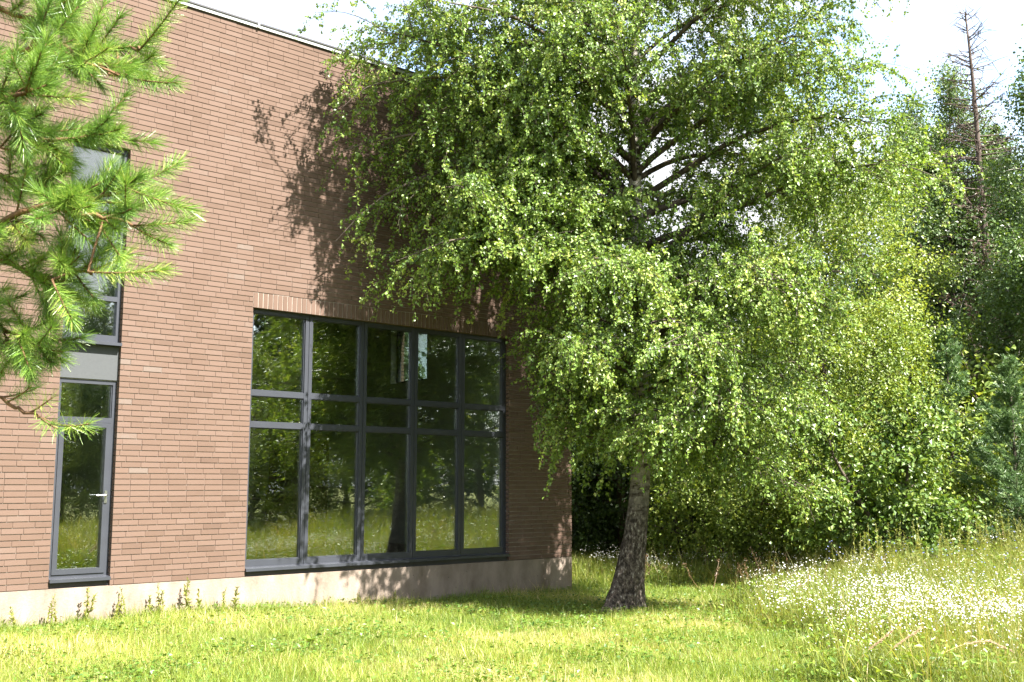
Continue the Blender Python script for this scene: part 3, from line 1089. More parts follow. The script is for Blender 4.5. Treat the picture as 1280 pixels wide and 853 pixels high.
shrub = leafy('darkening_shrub', 39, 3.6, 1.8, .1, 16000, .10, M['dark_leaf'], M['bark'], spread=.34, stems=3)  # added with dark leaves to make the understory gap read as deep shade
place(shrub, 1.75, 26.2, label='shrub added to darken the gap between the building corner and the birch trunk', cat='bush', group='shrubs added to darken the wood')
for x, y, rz, sc, lb in ((3.6, 26.0, 1.0, 1.0, 'shrub added for darkness right behind the birch trunk in deep shade'),
                         (5.4, 25.4, 2.4, .95, 'shrub added to darken the shade right of the birch trunk under the leafy trees'),
                         (2.6, 28.4, 3.7, 1.15, 'shrub added for darkness farthest back in the gap left of the birch trunk')):
    copy_at(shrub, x, y, rz, sc, label=lb, cat='bush', group='shrubs added to darken the wood')
bush = leafy('leafy_bush', 36, 2.6, 1.4, .1, 9000, .085, M['alder_leaf'], M['bark'], spread=.26, stems=3)
place(bush, 4.0, 23.0, label='leafy bush at the wood edge low behind the birch trunk', cat='bush', group='bushes at the wood edge')
for x, y, rz, sc, lb in ((5.2, 22.2, 1, .9, 'leafy bush under the bright leafy tree at the meadow edge'),
                         (6.0, 21.6, 2.2, .8, 'small bush left of the young oak'),
                         (8.4, 20.8, 3, .85, 'bush between the young oak and the young pines'),
                         (11.0, 23.5, 4.2, 1.75, 'tall pale bush below the dead spruce at the right')):
    copy_at(bush, x, y, rz, sc, label=lb, cat='bush', group='bushes at the wood edge')

spruce = conifer('spruce_tree', 37, 13.5, 2.7, .8, .5, M['spruce'], M['bark'], nl=.14, dens=75, droop=.35, nw=.03)
place(spruce, 14.2, 34.0, label='dark spruce left behind the bare dead spruce', cat='spruce', group='spruces in the wood')
for x, y, rz, sc, lb in ((18.6, 36.0, 1.3, .98, 'dark spruce right behind the bare dead spruce'),
                         (12.4, 33.5, 2.2, .62, 'short spruce between the leafy trees and the dead spruce'),
                         (12.75, 31.5, 4.4, .86, 'dark spruce close on the left of the bare dead spruce'),
                         (15.1, 32.2, 5.4, .95, 'dark spruce close on the right of the bare dead spruce'),
                         (16.8, 41.0, 3.2, .95, 'distant spruce directly behind the dead spruce')):
    copy_at(spruce, x, y, rz, sc, label=lb, cat='spruce', group='spruces in the wood')

hbirch = leafy('slender_birch', 38, 14.0, 2.6, 2.6, 85000, .085, M['mid_leaf'], M['birch_bark'], spread=.26, trunk_r=.11, droop=.5, hang=1.8)
place(hbirch, 12.3, 24.6, label='slender birch cut by the right edge, its leaves hanging into the upper right corner', cat='tree', group=WOOD)
copy_at(hbirch, 14.2, 31.0, 2.0, .80, label='slender birch with a thin white stem beside the dead spruce', cat='tree', group=WOOD)
copy_at(hbirch, 13.4, 34.0, 1.1, .98, label='tall slender birch just left behind the dead spruce', cat='tree', group=WOOD)
copy_at(hbirch, 12.9, 32.2, 5.1, (1.0, 1.0, 1.06), label='tall leafy birch farthest left of the slender birches by the dead spruce', cat='tree', group=WOOD)
copy_at(hbirch, 15.0, 35.5, 2.9, (1.1, 1.1, 1.12), label='tall leafy birch in the gap right behind the dead spruce', cat='tree', group=WOOD)
copy_at(hbirch, 15.9, 33.5, 4.0, .95, label='slender birch farther back at the right edge behind the dead spruce', cat='tree', group=WOOD)


def dead_spruce():
    rg = np.random.default_rng(41)
    root = empty('dead_spruce', (13.7, 29.6, float(gz(13.7, 29.6))), label='bare dead spruce with brown drooping branches against the sky', cat='dead tree')
    tr, br, nd = MB(), MB(), MB()
    h = 15.2
    zt = np.linspace(0, 1, 16)
    tp = np.stack([-.5 * zt + .05 * np.sin(zt * 9), .1 * zt, zt * h - .2], -1)
    tr.tube(tp, .21 * (1 - zt * .95) + .012, 9)
    z = 2.0
    while z < h - .1:
        f = z / h
        for b in range(int(rg.integers(4, 7))):
            a = rg.uniform(0, 6.283)
            ln = (2.9 * (1 - f) ** .75 + .2) * rg.uniform(.5, 1.1)
            p, _ = sample(tp, np.array([(z + .2 + rg.uniform(-.1, .1)) / h]))
            el = R(np.interp(f, [0, .7, 1], [-18, -5, 35]))
            path = grow(p[0], [math.cos(a) * math.cos(el), math.sin(a) * math.cos(el), math.sin(el)], ln, 7, .1, rg, .1, up=.35)
            br.tube(path, np.linspace(.013 + .010 * ln, .007, 8), 4, cap=False)
            for s in range(int(ln * 7)):
                q_, dq = sample(path, rg.uniform(.25, .98, 1))
                sb_ = grow(q_[0], dq[0] * .6 + rg.normal(0, .5, 3) + np.array([0, 0, -.3]), rg.uniform(.1, .5), 3, .6, rg, .2)
                br.tube(sb_, np.linspace(.011, .006, 4), 3, cap=False)
                if f < .62 and rg.random() < .5:
                    k = 26
                    P, T = sample(sb_, rg.uniform(0, 1, k))
                    needles(nd, P, T + rg.normal(0, .7, P.shape), .07, .010, rg.random(k), rg)
        z += rg.uniform(.16, .32)
    tr.build('trunk', M['dead_bark'], root, smooth=True)
    br.build('branches', M['dead_bark'], root, smooth=True)
    nd.build('dry_needles', M['deadneedle'], root)


dead_spruce()

# trees across the meadow, out of frame at the right: mirrored in the glass
MIR = 'trees across the meadow mirrored in the glass'
ML = 'tree beyond the right edge, visible only as a reflection in the window glass'
for src, x, y, rz, sc in ((alder, 15.5, 12.5, .5, .95), (spruce, 18.5, 8.0, 1, .78), (alder, 17.0, 5.0, 2, .9), (hbirch, 19.5, 2.0, 3, .75),
                          (shade, 15.0, 16.5, 4, 1.0), (spruce, 20.0, -3.0, 5, .85), (alder, 18.0, -2.0, 1.6, .9), (alder2, 14.2, 9.0, .2, .85),
                          (shade, 21.5, 10.5, 2.6, 1.15), (shade, 22.0, 5.0, .6, 1.1), (shade, 22.5, -1.0, 3.6, 1.05), (spruce, 23.0, 14.0, 2, .85),
                          (shade, 18.5, 15.0, 1.9, 1.1), (alder2, 16.2, 1.6, 3.3, .8), (hbirch, 21, 7.6, 1.2, .8), (shade, 24, -6.0, 5, 1.1),
                          (alder, 20, -7.5, 2.7, .9)):
    c = copy_at(src, x, y, rz, sc, label=ML, cat='tree', group=MIR)

# the depth of the wood, one mass
wm = MB()
rg = np.random.default_rng(51)
nW = 90000
xw = rg.uniform(-14, 34, nW)
yw = 30.5 + rg.exponential(4.0, nW)
top = 6.4 + 1.6 * np.sin(xw * .9) + 1.1 * np.sin(xw * 2.3 + yw * .5) + .08 * np.clip(yw - 31, 0, 20)
zw = rg.random(nW) ** .8 * top
P = np.stack([xw, yw, zw + gz(xw, yw)], -1)
ok = ~inside_building(P, .5)
P = P[ok]
nW = len(P)
s = rg.uniform(.14, .30, nW)
leaves(wm, P, rg.normal(0, 1, P.shape), rg.normal(0, .7, P.shape) + np.array([0, -.2, .6]), s, s * .75, np.clip(rg.normal(.4, .2, nW), 0, 1))
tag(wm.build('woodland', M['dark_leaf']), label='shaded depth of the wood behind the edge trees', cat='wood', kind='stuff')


# ------------------------------------------------------------------ grass, meadow
def in_view(x, y, m=1.0):
    return (np.abs(x) < .478 * y + m)


def meadow_edge(y):
    return 2.75 + .085 * (y - 10) + .35 * np.sin(y * 1.1) + .2 * np.sin(y * 2.9 + 1)


def meadow_amt(x, y):
    m1 = ss(-.25, 1.1, x - meadow_edge(y))
    m2 = ss(19.6, 21.6, y + .15 * np.sin(x * 3)) * .75
    return np.maximum(m1, m2)


def scatter(n, x0, x1, y0, y1, rg, power=1.0, pad=1.0, view=True):
    out = []
    tot = 0
    while tot < n:
        x = rg.uniform(x0, x1, n)
        y = y0 + (y1 - y0) * rg.random(n) ** power
        if view:
            okk = in_view(x, y, pad)
            x, y = x[okk], y[okk]
        P = np.stack([x, y, np.full(len(x), .2)], -1)
        P = P[~inside_building(P, .0)]
        out.append(P)
        tot += len(P)
    return np.concatenate(out)[:n]


def patch_tone(x, y):
    return .10 * np.sin(x * 1.3 + 2.0 * np.sin(y * .7)) + .08 * np.sin(y * 2.1 + x * .8) + .06 * np.sin(x * 5.1) * np.sin(y * 4.3)


def blades(mb, x, y, h, w, lean, rg, tone, two=True):
    n = len(x)
    z = gz(x, y) - .01
    a = rg.uniform(0, 6.283, n)
    la = rg.uniform(0, 6.283, n)
    B = np.stack([x, y, z], -1)
    side = np.stack([np.cos(a), np.sin(a), 0 * a], -1) * (w * .5)[:, None]
    ld = np.stack([np.cos(la), np.sin(la), 0 * a], -1) * (lean * h)[:, None]
    upv = np.array([0, 0, 1.0])
    hz_ = h * np.sqrt(np.clip(1 - (lean * .8) ** 2, .15, 1))
    tip = B + ld + upv * hz_[:, None]
    if two:
        mid = B + ld * .28 + upv * (hz_ * .58)[:, None]
        V = np.stack([B - side, B + side, mid + side * .8, mid - side * .8, tip], 1)
        i = np.arange(n)[:, None] * 5
        mb.add(V, i + np.array([0, 1, 2, 3]), i + np.array([3, 2, 4]), rnd=tone)
    else:
        V = np.stack([B - side, B + side, tip], 1)
        mb.add(V, None, np.arange(n * 3).reshape(n, 3), rnd=tone)


rg = np.random.default_rng(61)
# short lawn
P = scatter(330000, -9, 5.5, 7.6, 21.5, rg, power=1.35)
x, y = P[:, 0], P[:, 1]
ok = rg.random(len(x)) > meadow_amt(x, y) * .85
x, y = x[ok], y[ok]
n = len(x)
clump = .5 + .5 * np.sin(x * 3.3 + np.sin(y * 2.7) * 1.7) * np.sin(y * 3.9 + np.sin(x * 2.2))
h = rg.uniform(.035, .12, n) * (.6 + .8 * clump) * (1 + .7 * (rg.random(n) < .06))
# longer along the plinth
pd = -(x * NN[0] + y * NN[1] - DIST)
h = h * (1 + 1.3 * np.exp(-np.clip(pd, 0, 9) * 3.2))
lw = MB()
tone = np.clip(rg.normal(.50 + 1.5 * patch_tone(x, y), .24, n) + .42 * (rg.random(n) < .06 + .35 * np.clip(patch_tone(y * 1.7, x * 1.4), 0, 1)), 0, 1)
blades(lw, x, y, h, rg.uniform(.004, .009, n), rg.uniform(.1, .9, n), rg, tone, two=False)
tag(lw.build('lawn_grass', M['lawn']), label='short yellow-green grass of the rough lawn in front of the building', cat='grass', kind='stuff')

# tall meadow grass
mw = MB()
P = np.concatenate([scatter(150000, 1, 16, 8.5, 29, rg, power=1.25), scatter(150000, 2.5, 15, -7, 18, rg, view=False),
                    scatter(16000, -8, 6, 19.8, 29, rg)])
x, y = P[:, 0], P[:, 1]
am = meadow_amt(x, y)
ok = rg.random(len(x)) < am
x, y, am = x[ok], y[ok], am[ok]
n = len(x)
h = (.16 + .44 * rg.random(n) ** 1.3) * (.45 + .75 * am) * (1 + .22 * np.sin(x * 1.9 + y) * np.sin(y * 1.3))
h = h * (1 + .45 * ss(4, 10, x)) * (.62 + .38 * ss(9.5, 14, y + 2 * (y < 8) * 4))
blades(mw, x, y, h, rg.uniform(.004, .010, n), rg.uniform(.1, .75, n), rg, np.clip(rg.normal(.40 + patch_tone(x, y), .20, n), 0, 1))
# seed heads: thin straw stalks
k = 2200
P = scatter(k, 2.5, 16, 8.8, 27, rg, power=1.2)
x, y = P[:, 0], P[:, 1]
ok = meadow_amt(x, y) > .6
x, y = x[ok], y[ok]
n = len(x)
hh = rg.uniform(.55, 1.0, n)
blades(mw, x, y, hh, np.full(n, .004), rg.uniform(.05, .4, n), rg, rg.uniform(.65, .97, n))
tag(mw.build('meadow_grass', M['meadow']), label='tall meadow grass with dry straw stalks at the right', cat='grass', kind='stuff')

# low clover and weeds in the lawn
cv = MB()
P = scatter(60000, -8, 5, 8.2, 21, rg, power=1.3)
x, y = P[:, 0], P[:, 1]
dn = .5 + .5 * np.sin(x * 1.9 + 1.3 * np.sin(y * 1.1)) * np.sin(y * 2.3 + .7)
dt = np.hypot(x - TB[0], y - TB[1])
ok = (rg.random(len(x)) < np.clip(dn ** 2.5 + .9 * np.exp(-dt * .8), 0, 1))
x, y = x[ok], y[ok]
n = len(x)
P = np.stack([x, y, gz(x, y) + rg.uniform(.02, .10, n)], -1)
s = rg.uniform(.02, .055, n) * (1 + .6 * (rg.random(n) < .08))
leaves(cv, P, rg.normal(0, 1, P.shape) * np.array([1, 1, .25]), rg.normal(0, .35, P.shape) + np.array([0, 0, 1]), s, s * .8, rg.random(n))
tag(cv.build('clover', M['clover']), label='low clover leaves scattered through the lawn and round the birch foot', cat='clover', kind='stuff')


# leafy herbs between the meadow grasses
hm = MB()
P = scatter(150000, 2, 15, 8.8, 23, rg, power=1.25)
P2 = scatter(14000, -1, 6, 20, 24.5, rg)
P = np.concatenate([P, P2])
x, y = P[:, 0], P[:, 1]
am = meadow_amt(x, y)
dn = .5 + .5 * np.sin(x * 2.3 + 1.3 * np.sin(y * 1.7)) * np.sin(y * 2.9 + .7)
ok = rg.random(len(x)) < am * (.25 + .75 * dn) * (.35 + .65 * ss(10, 13, y))
x, y, am = x[ok], y[ok], am[ok]
n = len(x)
P = np.stack([x, y, gz(x, y) + rg.random(n) ** 1.2 * (.2 + .45 * am) * (.6 + .5 * ss(4, 10, x))], -1)
s = rg.uniform(.025, .085, n)
leaves(hm, P, rg.normal(0, 1, P.shape) * np.array([1, 1, .5]) + np.array([0, 0, .25]), rg.normal(0, .5, P.shape) + np.array([0, 0, .9]), s, s * rg.uniform(.2, .6, n), np.clip(rg.normal(.45, .25, n), 0, 1))
tag(hm.build('meadow_herbs', M['herb_leaf']), label='leafy herbs growing between the meadow grasses', cat='herbs', kind='stuff')


def stalks(mb, x, y, h, rg, tone, mi=0):
    blades(mb, x, y, h, np.full(len(x), .004), rg.uniform(.02, .25, len(x)), rg, tone)


# white daisies
wf = MB()
cl_x = rg.normal(0, 1, 420)
cx = np.concatenate([rg.normal(4.6, 1.15, 330), rg.uniform(3.2, 12, 120), rg.uniform(1.5, 5, 60), rg.uniform(5, 13, 260)])
cy = np.concatenate([rg.normal(13.2, 2.3, 330), rg.uniform(9.5, 21, 120), rg.uniform(20, 23, 60), rg.uniform(-5, 11, 260)])
ok = (meadow_amt(cx, cy) > .5) & ((cy > 9.8) | (cx > .5 * cy + 1))
cx, cy = cx[ok], cy[ok]
per = 26
x = (cx[:, None] + rg.normal(0, .16, (len(cx), per))).ravel()
y = (cy[:, None] + rg.normal(0, .16, (len(cx), per))).ravel()
ch = (.30 + .40 * rg.random(len(cx)))[:, None]
zt = (ch + rg.normal(0, .05, (len(cx), per))).ravel() * (.7 + .3 * meadow_amt(x, y)) + gz(x, y)
n = len(x)
rad = rg.uniform(.005, .0108, n)
nor = nrm(rg.normal(0, .45, (n, 3)) + np.array([.35, -.35, .9]))
e1 = nrm(np.cross(nor, [1, 0, 0]))
e2 = np.cross(nor, e1)
C = np.stack([x, y, zt], -1)
ang = np.arange(6) * math.pi / 3
ring = C[:, None] + rad[:, None, None] * (e1[:, None] * np.cos(ang)[None, :, None] + e2[:, None] * np.sin(ang)[None, :, None])
i = np.arange(n)[:, None] * 6
V = ring.reshape(-1, 3)
q = np.concatenate([i + np.array([0, 1, 2, 3]), i + np.array([0, 3, 4, 5])])
wf.add(V, q, rnd=np.concatenate([rg.random(n)] * 2), mi=0)
j = rg.random(n) < .45
blades(wf, x[j], y[j], (zt - gz(x, y))[j], np.full(j.sum(), .0035), np.full(j.sum(), .03), rg, rg.random(j.sum()))
wfo = wf.build('white_wildflowers', [M['petal'], M['meadow']])
me = wfo.data
mi = np.zeros(len(me.polygons), np.int32)
nq, nb = 2 * n, int(j.sum())
mi[nq:nq + nb] = 1
mi[nq + nb:] = 1
me.polygons.foreach_set('material_index', mi)
tag(wfo, label='drift of small white daisy-like wildflowers in the meadow', cat='flowers', kind='stuff')

# blue chicory
bf = MB()
k = 420
x = rg.uniform(4.5, 12, k)
y = rg.uniform(11, 19, k)
ok = x > 4.2 + .12 * (y - 10)
x, y = x[ok], y[ok]
n = len(x)
P = np.stack([x, y, gz(x, y) + rg.uniform(.55, .95, n)], -1)
for a in range(3):
    leaves(bf, P + np.array([-.012 * math.cos(a * 1.05), -.012 * math.sin(a * 1.05), 0]), np.tile([math.cos(a * 1.05), math.sin(a * 1.05), .1], (n, 1)),
           nrm(rg.normal(0, .4, P.shape) + np.array([.3, -.5, .8])), .026, .016, rg.random(n))
tag(bf.build('blue_wildflowers', M['blue']), label='scattered pale blue chicory flowers over the right of the meadow', cat='flowers', kind='stuff')

# pale feathery weeds along the back of the meadow
tw_ = MB()
rs = MB()
for q in range(420):
    x = rg.uniform(5.5, 13.5)
    y = rg.uniform(15.5, 20.5)
    if not in_view(np.array(x), np.array(y), .6) and rg.random() < .6:
        continue
    h = rg.uniform(.75, 1.25)
    b = np.array([x, y, float(gz(x, y))])
    st = grow(b, [rg.normal(0, .08), rg.normal(0, .08), 1], h, 5, .02, rg, .06)
    tw_.tube(st, np.linspace(.005, .002, 6), 3, cap=False)
    k = 46
    t = rg.uniform(.25, 1, k)
    Pn, T = sample(st, t)
    ax = T * .7 + rg.normal(0, .6, Pn.shape)
    leaves(tw_, Pn, ax, rg.normal(0, 1, Pn.shape), (.09 * (1.12 - t)) + .02, .014, np.clip(rg.normal(.55, .22, k), 0, 1))
tag(tw_.build('feathery_weeds', M['spire']), label='tall pale feathery weeds along the back of the meadow', cat='weeds', kind='stuff')
for q in range(110):
    x = rg.uniform(2.2, 9.5)
    y = rg.uniform(18.5, 21.5) if rg.random() < .8 else rg.uniform(15, 19)
    if x < 3 and y < 20:
        continue
    h = rg.uniform(.4, .85)
    b = np.array([x, y, float(gz(x, y))])
    st = grow(b, [rg.normal(0, .3), rg.normal(0, .3), 1], h, 5, .05, rg, .2)
    rs.tube(st, np.linspace(.005, .002, 6), 3, cap=False)
    k = 40
    Pn, T = sample(st, rg.uniform(.5, 1, k))
    leaves(rs, Pn + rg.normal(0, .02, Pn.shape), T + rg.normal(0, .6, Pn.shape), rg.normal(0, 1, Pn.shape), .025, .015, rg.random(k))
tag(rs.build('rusty_seed_heads', M['rust']), label='rust-brown dock seed heads at the foot of the wood', cat='weeds', kind='stuff')


# ------------------------------------------------------------------ weeds along the plinth (each a thing)
def weed(name, seed, h, nst, lsize):
    rg = np.random.default_rng(seed)
    root = empty(name)
    s_, l_ = MB(), MB()
    for a in range(nst):
        b = np.array([rg.normal(0, .04), rg.normal(0, .04), -.02])
        st = grow(b, [rg.normal(0, .16), rg.normal(0, .16), 1], h * rg.uniform(.6, 1), 6, .05, rg, .14)
        s_.tube(st, np.linspace(.005, .002, 7), 4, cap=False)
        k = int(h * 75)
        t = rg.uniform(.1, 1, k)
        P, T = sample(st, t)
        leaves(l_, P, T * .5 + rg.normal(0, .8, P.shape), rg.normal(0, .5, P.shape) + np.array([0, 0, .8]), lsize * (1.25 - .7 * t), lsize * .42 * (1.2 - .6 * t), rg.random(k))
    s_.build('stem', M['meadow'], root)
    l_.build('leaves', M['spire'], root)
    return root


w1 = weed('weed_plant', 71, .55, 2, .06)
w2 = weed('weed_plant', 72, .42, 3, .05)
w3 = weed('weed_plant', 73, .5, 1, .07)


def by_wall(u, out):
    p = DX * u + NN * (DIST - out)
    return p[0], p[1]


WG = 'weeds growing along the plinth'
spots = [(w1, 5.22, .16, 1.05, 'tallest bushy weed right below the glazed door'),
         (w2, 4.72, .18, 1.0, 'thin weed at the left foot of the glazed door'),
         (w3, 4.40, .2, .8, 'small single-stem weed at the left edge by the plinth'),
         (w2, 5.72, .14, 1.0, 'weed just right of the glazed door at the plinth'),
         (w3, 6.02, .16, .75, 'short weed left of the leafy pair on the bare plinth'),
         (w2, 6.22, .14, 1.05, 'bushy left weed of the leafy pair under the plain brick'),
         (w1, 6.55, .16, 1.1, 'tall right weed of the leafy pair under the plain brick'),
         (w3, 6.80, .14, .9, 'thin weed halfway between door and big window'),
         (w2, 7.02, .15, .8, 'low weed near the left end of the big window'),
         (w3, 7.2, .18, 1.0, 'thin upright weed just left of the big window sill'),
         (w2, 9.2, .2, .55, 'small leafy weed under the second mullion of the big window'),
         (w1, 9.9, .22, .5, 'leafy green weed below the middle of the big window'),
         (w2, 12.3, .2, .45, 'low weed under the right end of the big window')]
first = set()
for src, u_, o__, sc, lb in spots:
    x, y = by_wall(u_, o__)
    if src.name not in first:
        first.add(src.name)
        place(src, x, y, u_ * 3, sc * 1.2, label=lb, cat='weed', group=WG)
    else:
        copy_at(src, x, y, u_ * 3, sc * 1.2, label=lb, cat='weed', group=WG)


# reed grass plumes in the lower right corner
def plume(lb, Yd, pts, npl, seed):
    """stem and plume follow a curve of points at forward distance Yd"""
    rg = np.random.default_rng(seed)
    W_ = np.array([at(px, py, Yd + .04 * i) for i, (px, py) in enumerate(pts)])
    base = np.array([W_[0][0], W_[0][1], float(gz(W_[0][0], W_[0][1])) - .01])
    root = empty('reed_grass', base, label=lb, cat='grass plume', group='reed grass plumes in the near meadow')
    st, pm = MB(), MB()
    ctrl = np.vstack([[0, 0, 0], W_[1:] - base])
    m = len(ctrl)
    tt = np.linspace(0, m - 1, 8 * m)
    path = np.stack([np.interp(tt, range(m), ctrl[:, c]) for c in range(3)], -1)
    for _ in range(12):
        path[1:-1] = (path[:-2] + path[1:-1] * 2 + path[2:]) / 4
    st.tube(path, np.linspace(.004, .0015, len(path)), 4, cap=False, rnd=.9)
    for a in range(9):
        d = rg.normal(0, 1, 3) * np.array([1, 1, 0])
        bl = grow([0, 0, 0], nrm(d) * .5 + np.array([0, 0, 1]), rg.uniform(.4, .75), 7, 1.5, rg, .05)
        sd = nrm(np.cross(bl[1] - bl[0], [0, 0, 1])) * .5
        w = (np.array([.010, .013, .013, .012, .010, .008, .005, .001]))[:, None]
        V = np.concatenate([bl - sd * w, bl + sd * w])
        i = np.arange(7)
        st.add(V, np.stack([i, i + 8, i + 9, i + 1], -1), rnd=rg.uniform(.3, .8))
    k = 300
    t = rg.uniform((m - npl) / (m - 1), 1, k)
    P, T = sample(path, t)
    leaves(pm, P, T * 1.0 + rg.normal(0, .22, P.shape), rg.normal(0, 1, P.shape), rg.uniform(.025, .05, k), .005, rg.random(k))
    st.build('stem', M['meadow'], root)
    pm.build('plume', M['plume'], root)


plume('short pink-brown grass plume farthest left in the lower right corner', 9.7, [(1050, 850), (1068, 832), (1084, 814), (1114, 790)], 2, 81)
plume('upright straw-pink grass plume left of the arching one in the lower right', 9.6, [(1085, 850), (1100, 830), (1114, 811), (1151, 786)], 2, 82)
plume('long arching straw plume bending right near the bottom right corner', 9.5, [(1140, 858), (1170, 820), (1205, 805), (1236, 800), (1264, 814)], 3, 83)
plume('low straw plume lying almost flat at the very bottom right of the photo', 9.35, [(1170, 862), (1205, 848), (1228, 845), (1274, 846)], 2, 84)


def rosette(name, seed, n, ln, wdt):
    rg = np.random.default_rng(seed)
    root = empty(name)
    m_ = MB()
    for a in range(n):
        an = a * 2.4 + rg.normal(0, .2)
        d = np.array([math.cos(an), math.sin(an), rg.uniform(.35, 1.1)])
        L_ = ln * rg.uniform(.6, 1.1)
        pt = grow([0, 0, 0], d, L_, 6, 1.6 / ln * .35, rg, .05)
        sd = nrm(np.array([-math.sin(an), math.cos(an), 0]))
        w = wdt * np.array([.12, .55, .95, 1, .8, .45, .03])[:, None] * rg.uniform(.8, 1.1)
        V = np.concatenate([pt - sd * w * .5 + np.array([0, 0, .15]) * w, pt, pt + sd * w * .5 + np.array([0, 0, .15]) * w])
        i = np.arange(6)
        m_.add(V, np.concatenate([np.stack([i, i + 7, i + 8, i + 1], -1), np.stack([i + 7, i + 14, i + 15, i + 8], -1)]), rnd=rg.uniform(.4, 1))
    o = m_.build('leaves', M['clover'], root, smooth=True)
    return root


ro = rosette('broadleaf_weed', 91, 11, .26, .09)
BG = 'broad-leaved weeds in the grass'
ps = [(2.9, 9.75, .5, 1.0, 'large broad-leaved dock plant between the grass plumes at the lower right'),
      (-3.55, 9.25, 1.0, .55, 'flat broad-leaved rosette near the bottom left corner of the lawn'),
      (-2.2, 12.0, 2.0, .55, 'broad-leaved weed in the lawn below the plain brick wall'),
      (-.8, 11.0, 3.0, .45, 'small broad-leaved weed in the middle of the lawn'),
      (3.3, 11.6, 4.0, .7, 'broad-leaved weed at the near edge of the white flowers')]
place(ro, ps[0][0], ps[0][1], ps[0][2], ps[0][3], label=ps[0][4], cat='weed', group=BG)
for x, y, rz, sc, lb in ps[1:]:
    copy_at(ro, x, y, rz, sc, label=lb, cat='weed', group=BG)


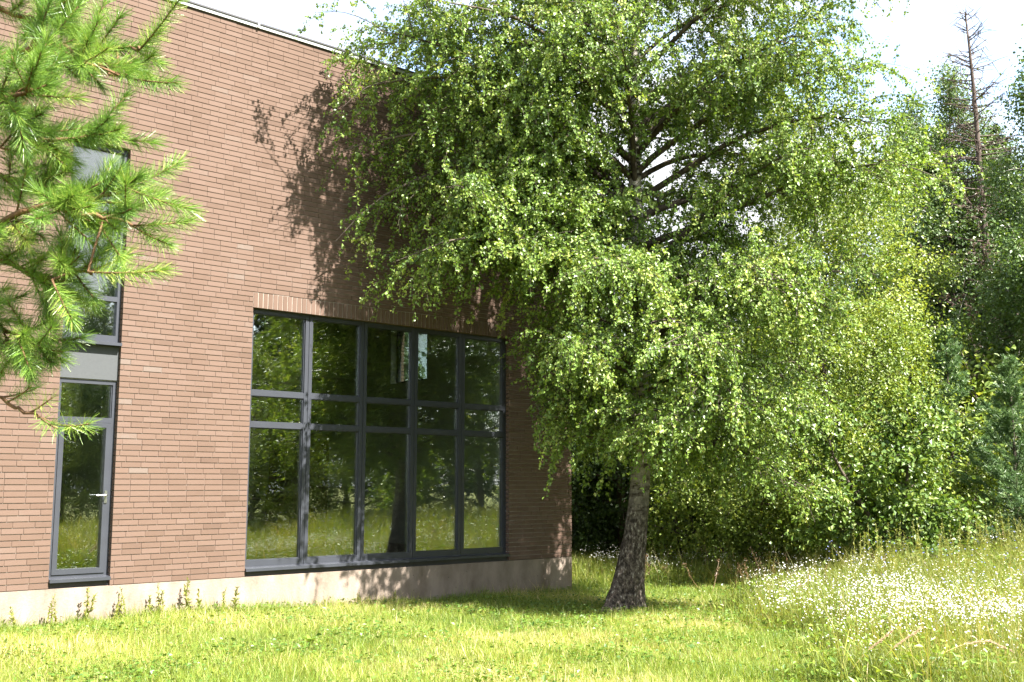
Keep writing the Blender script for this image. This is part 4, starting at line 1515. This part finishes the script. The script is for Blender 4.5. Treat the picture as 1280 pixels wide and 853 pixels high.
# ------------------------------------------------------------------ foreground pine, trunk out of frame at the left
def near_pine():
    rg = np.random.default_rng(101)
    bx, by_ = -3.05, 3.6
    b0 = np.array([bx, by_, float(gz(bx, by_)) - .1])
    root = empty('pine_tree', b0, label='pine with long bright green needles hanging in from the left edge, close to the camera', cat='pine')
    tr, br, nd = MB(), MB(), MB()
    tp = np.array([[0, 0, 0], [.03, 0, 1.2], [-.02, .03, 2.4], [.02, .02, 3.6], [0, 0, 4.8], [.02, 0, 6.0]])
    tr.tube(tp, [.13, .11, .095, .08, .055, .02], 12)

    def shoot(p, q, dens=1500, nl=.058, tone=0.0, t0=.05):
        L_ = np.linalg.norm(q - p)
        path = np.array([p * (1 - t) + q * t + np.array([0, 0, .10 * L_ * (t * t - t)]) for t in np.linspace(0, 1, 6)])
        br.tube(path, np.linspace(.0036, .0022, 6), 5)
        k = int(L_ * dens)
        t = rg.uniform(t0, 1, k) ** .85
        P, T = sample(path, t)
        rad = nrm(np.cross(T, rg.normal(size=P.shape)))
        a = R(1) * np.interp(t, [0, .8, 1], [62, 48, 18]) * rg.uniform(.7, 1.25, k)
        ax = T * np.cos(a)[:, None] + rad * np.sin(a)[:, None] + np.array([0, 0, -.06])
        needles(nd, P, ax, nl * rg.uniform(.75, 1.15, k), .0017, np.clip(rg.normal(.52 + tone, .2, k), 0, 1), rg)
        return path

    def bough(pts, y0, y1, r0=.014):
        """image-space polyline from off-frame left, at forward distances y0..y1"""
        n_ = len(pts)
        Wp = [at(px, py, y0 + (y1 - y0) * i / (n_ - 1)) - b0 for i, (px, py) in enumerate(pts)]
        start = np.array([0, 0, Wp[0][2] - .12])
        path = np.array([start] + Wp)
        tt = np.linspace(0, n_, 4 * n_ + 1)
        path = np.stack([np.interp(tt, range(n_ + 1), path[:, c]) for c in range(3)], -1)
        path[1:-1] += rg.normal(0, .008, path[1:-1].shape)
        br.tube(path, np.linspace(r0, .005, len(path)), 6)
        return path

    Bs = [bough([(-120, 75), (0, 70), (60, 55), (105, 78), (150, 95)], 3.55, 3.4),
          bough([(-150, 20), (-20, 10), (60, 25), (120, 62), (172, 64)], 3.7, 3.6),
          bough([(-130, 190), (-10, 215), (50, 228), (105, 250), (160, 236)], 3.5, 3.3),
          bough([(-130, 160), (0, 150), (60, 178), (120, 168)], 3.4, 3.35),
          bough([(-130, 290), (0, 280), (60, 255), (120, 272), (165, 282)], 3.35, 3.25),
          bough([(-130, 320), (0, 325), (65, 350), (110, 340)], 3.45, 3.4),
          bough([(-130, 380), (-30, 395), (20, 415), (45, 432)], 3.5, 3.45),
          bough([(-130, 480), (-20, 492), (20, 510), (50, 522)], 3.5, 3.4, .008),
          bough([(-130, 120), (-20, 110), (20, 118), (40, 112)], 3.2, 3.15),
          bough([(-140, -60), (-20, -50), (60, -30), (110, -20)], 3.6, 3.55)]
    S_ = [(175, 62, 228, -6), (150, 95, 222, 104), (150, 95, 190, 70), (105, 78, 135, 60), (100, 62, 132, 2), (60, 50, 98, 8), (60, 55, 95, 95),
          (40, 112, 68, 88), (20, 118, 40, 160), (120, 168, 192, 178), (62, 185, 90, 155), (60, 178, 30, 140), (0, 185, 38, 192),
          (160, 236, 222, 204), (160, 236, 238, 262), (160, 236, 200, 240), (105, 250, 140, 205), (105, 250, 120, 290), (50, 228, 80, 200),
          (165, 282, 238, 276), (165, 282, 212, 306), (120, 272, 150, 320), (110, 340, 204, 338), (110, 340, 160, 318), (65, 350, 118, 384), (65, 350, 90, 400),
          (65, 350, 100, 320), (0, 325, 40, 300), (45, 432, 78, 440), (45, 432, 65, 408), (20, 415, 38, 462), (50, 522, 72, 536), (78, 532, 112, 530),
          (60, 25, 100, -20), (120, 62, 150, 20), (170, 64, 200, 40)]
    for x0, y0, x1, y1 in S_:
        dd = rg.uniform(3.2, 3.6)
        p, q = at(x0, y0, dd) - b0, at(x1, y1, dd + rg.uniform(-.12, .12)) - b0
        allp = np.concatenate(Bs)
        c = allp[np.argmin(np.linalg.norm(allp - p, axis=1))]
        br.tube(np.array([c, (c + p) / 2 + rg.normal(0, .008, 3), p]), [.005, .004, .0036], 5, cap=False)
        sparse = y0 > 480
        shoot(p, q, 1750 if not sparse else 700, .058, tone=rg.normal(.06, .09))
    # side shoots along every bough
    for B in Bs:
        sparse = B[-1][2] + b0[2] < 2.02
        for s in range(26 if not sparse else 5):
            q_, dq = sample(B, rg.uniform(.30, .97, 1))
            d = nrm(dq[0] * .8 + rg.normal(0, .55, 3) + np.array([0, 0, .12]))
            shoot(q_[0], q_[0] + d * rg.uniform(.09, .20), 1700 if not sparse else 550, .056, tone=rg.normal(-.02, .12), t0=.15)
    # boughs on the sides the photo does not show
    for s in range(26):
        z = rg.uniform(2.6, 5.8)
        a = rg.uniform(math.pi * .35, math.pi * 1.65)
        d = np.array([math.cos(a), math.sin(a), .25])
        ln = 1.6 * (1 - (z - 2) / 5)
        p = np.array([0, 0, z])
        path = grow(p, d, ln, 6, .1, rg, .1)
        br.tube(path, np.linspace(.014, .005, 7), 5)
        for k in range(9):
            q_, dq = sample(path, rg.uniform(.35, 1, 1))
            shoot(q_[0], q_[0] + nrm(dq[0] + rg.normal(0, .6, 3)) * rg.uniform(.1, .2), 500, .06)
    tr.build('trunk', M['pine_bark'], root, smooth=True)
    br.build('branches', M['pine_bark'], root, smooth=True)
    nd.build('needles', M['needle'], root)
    print('pine needles', nd.n // 4)


near_pine()
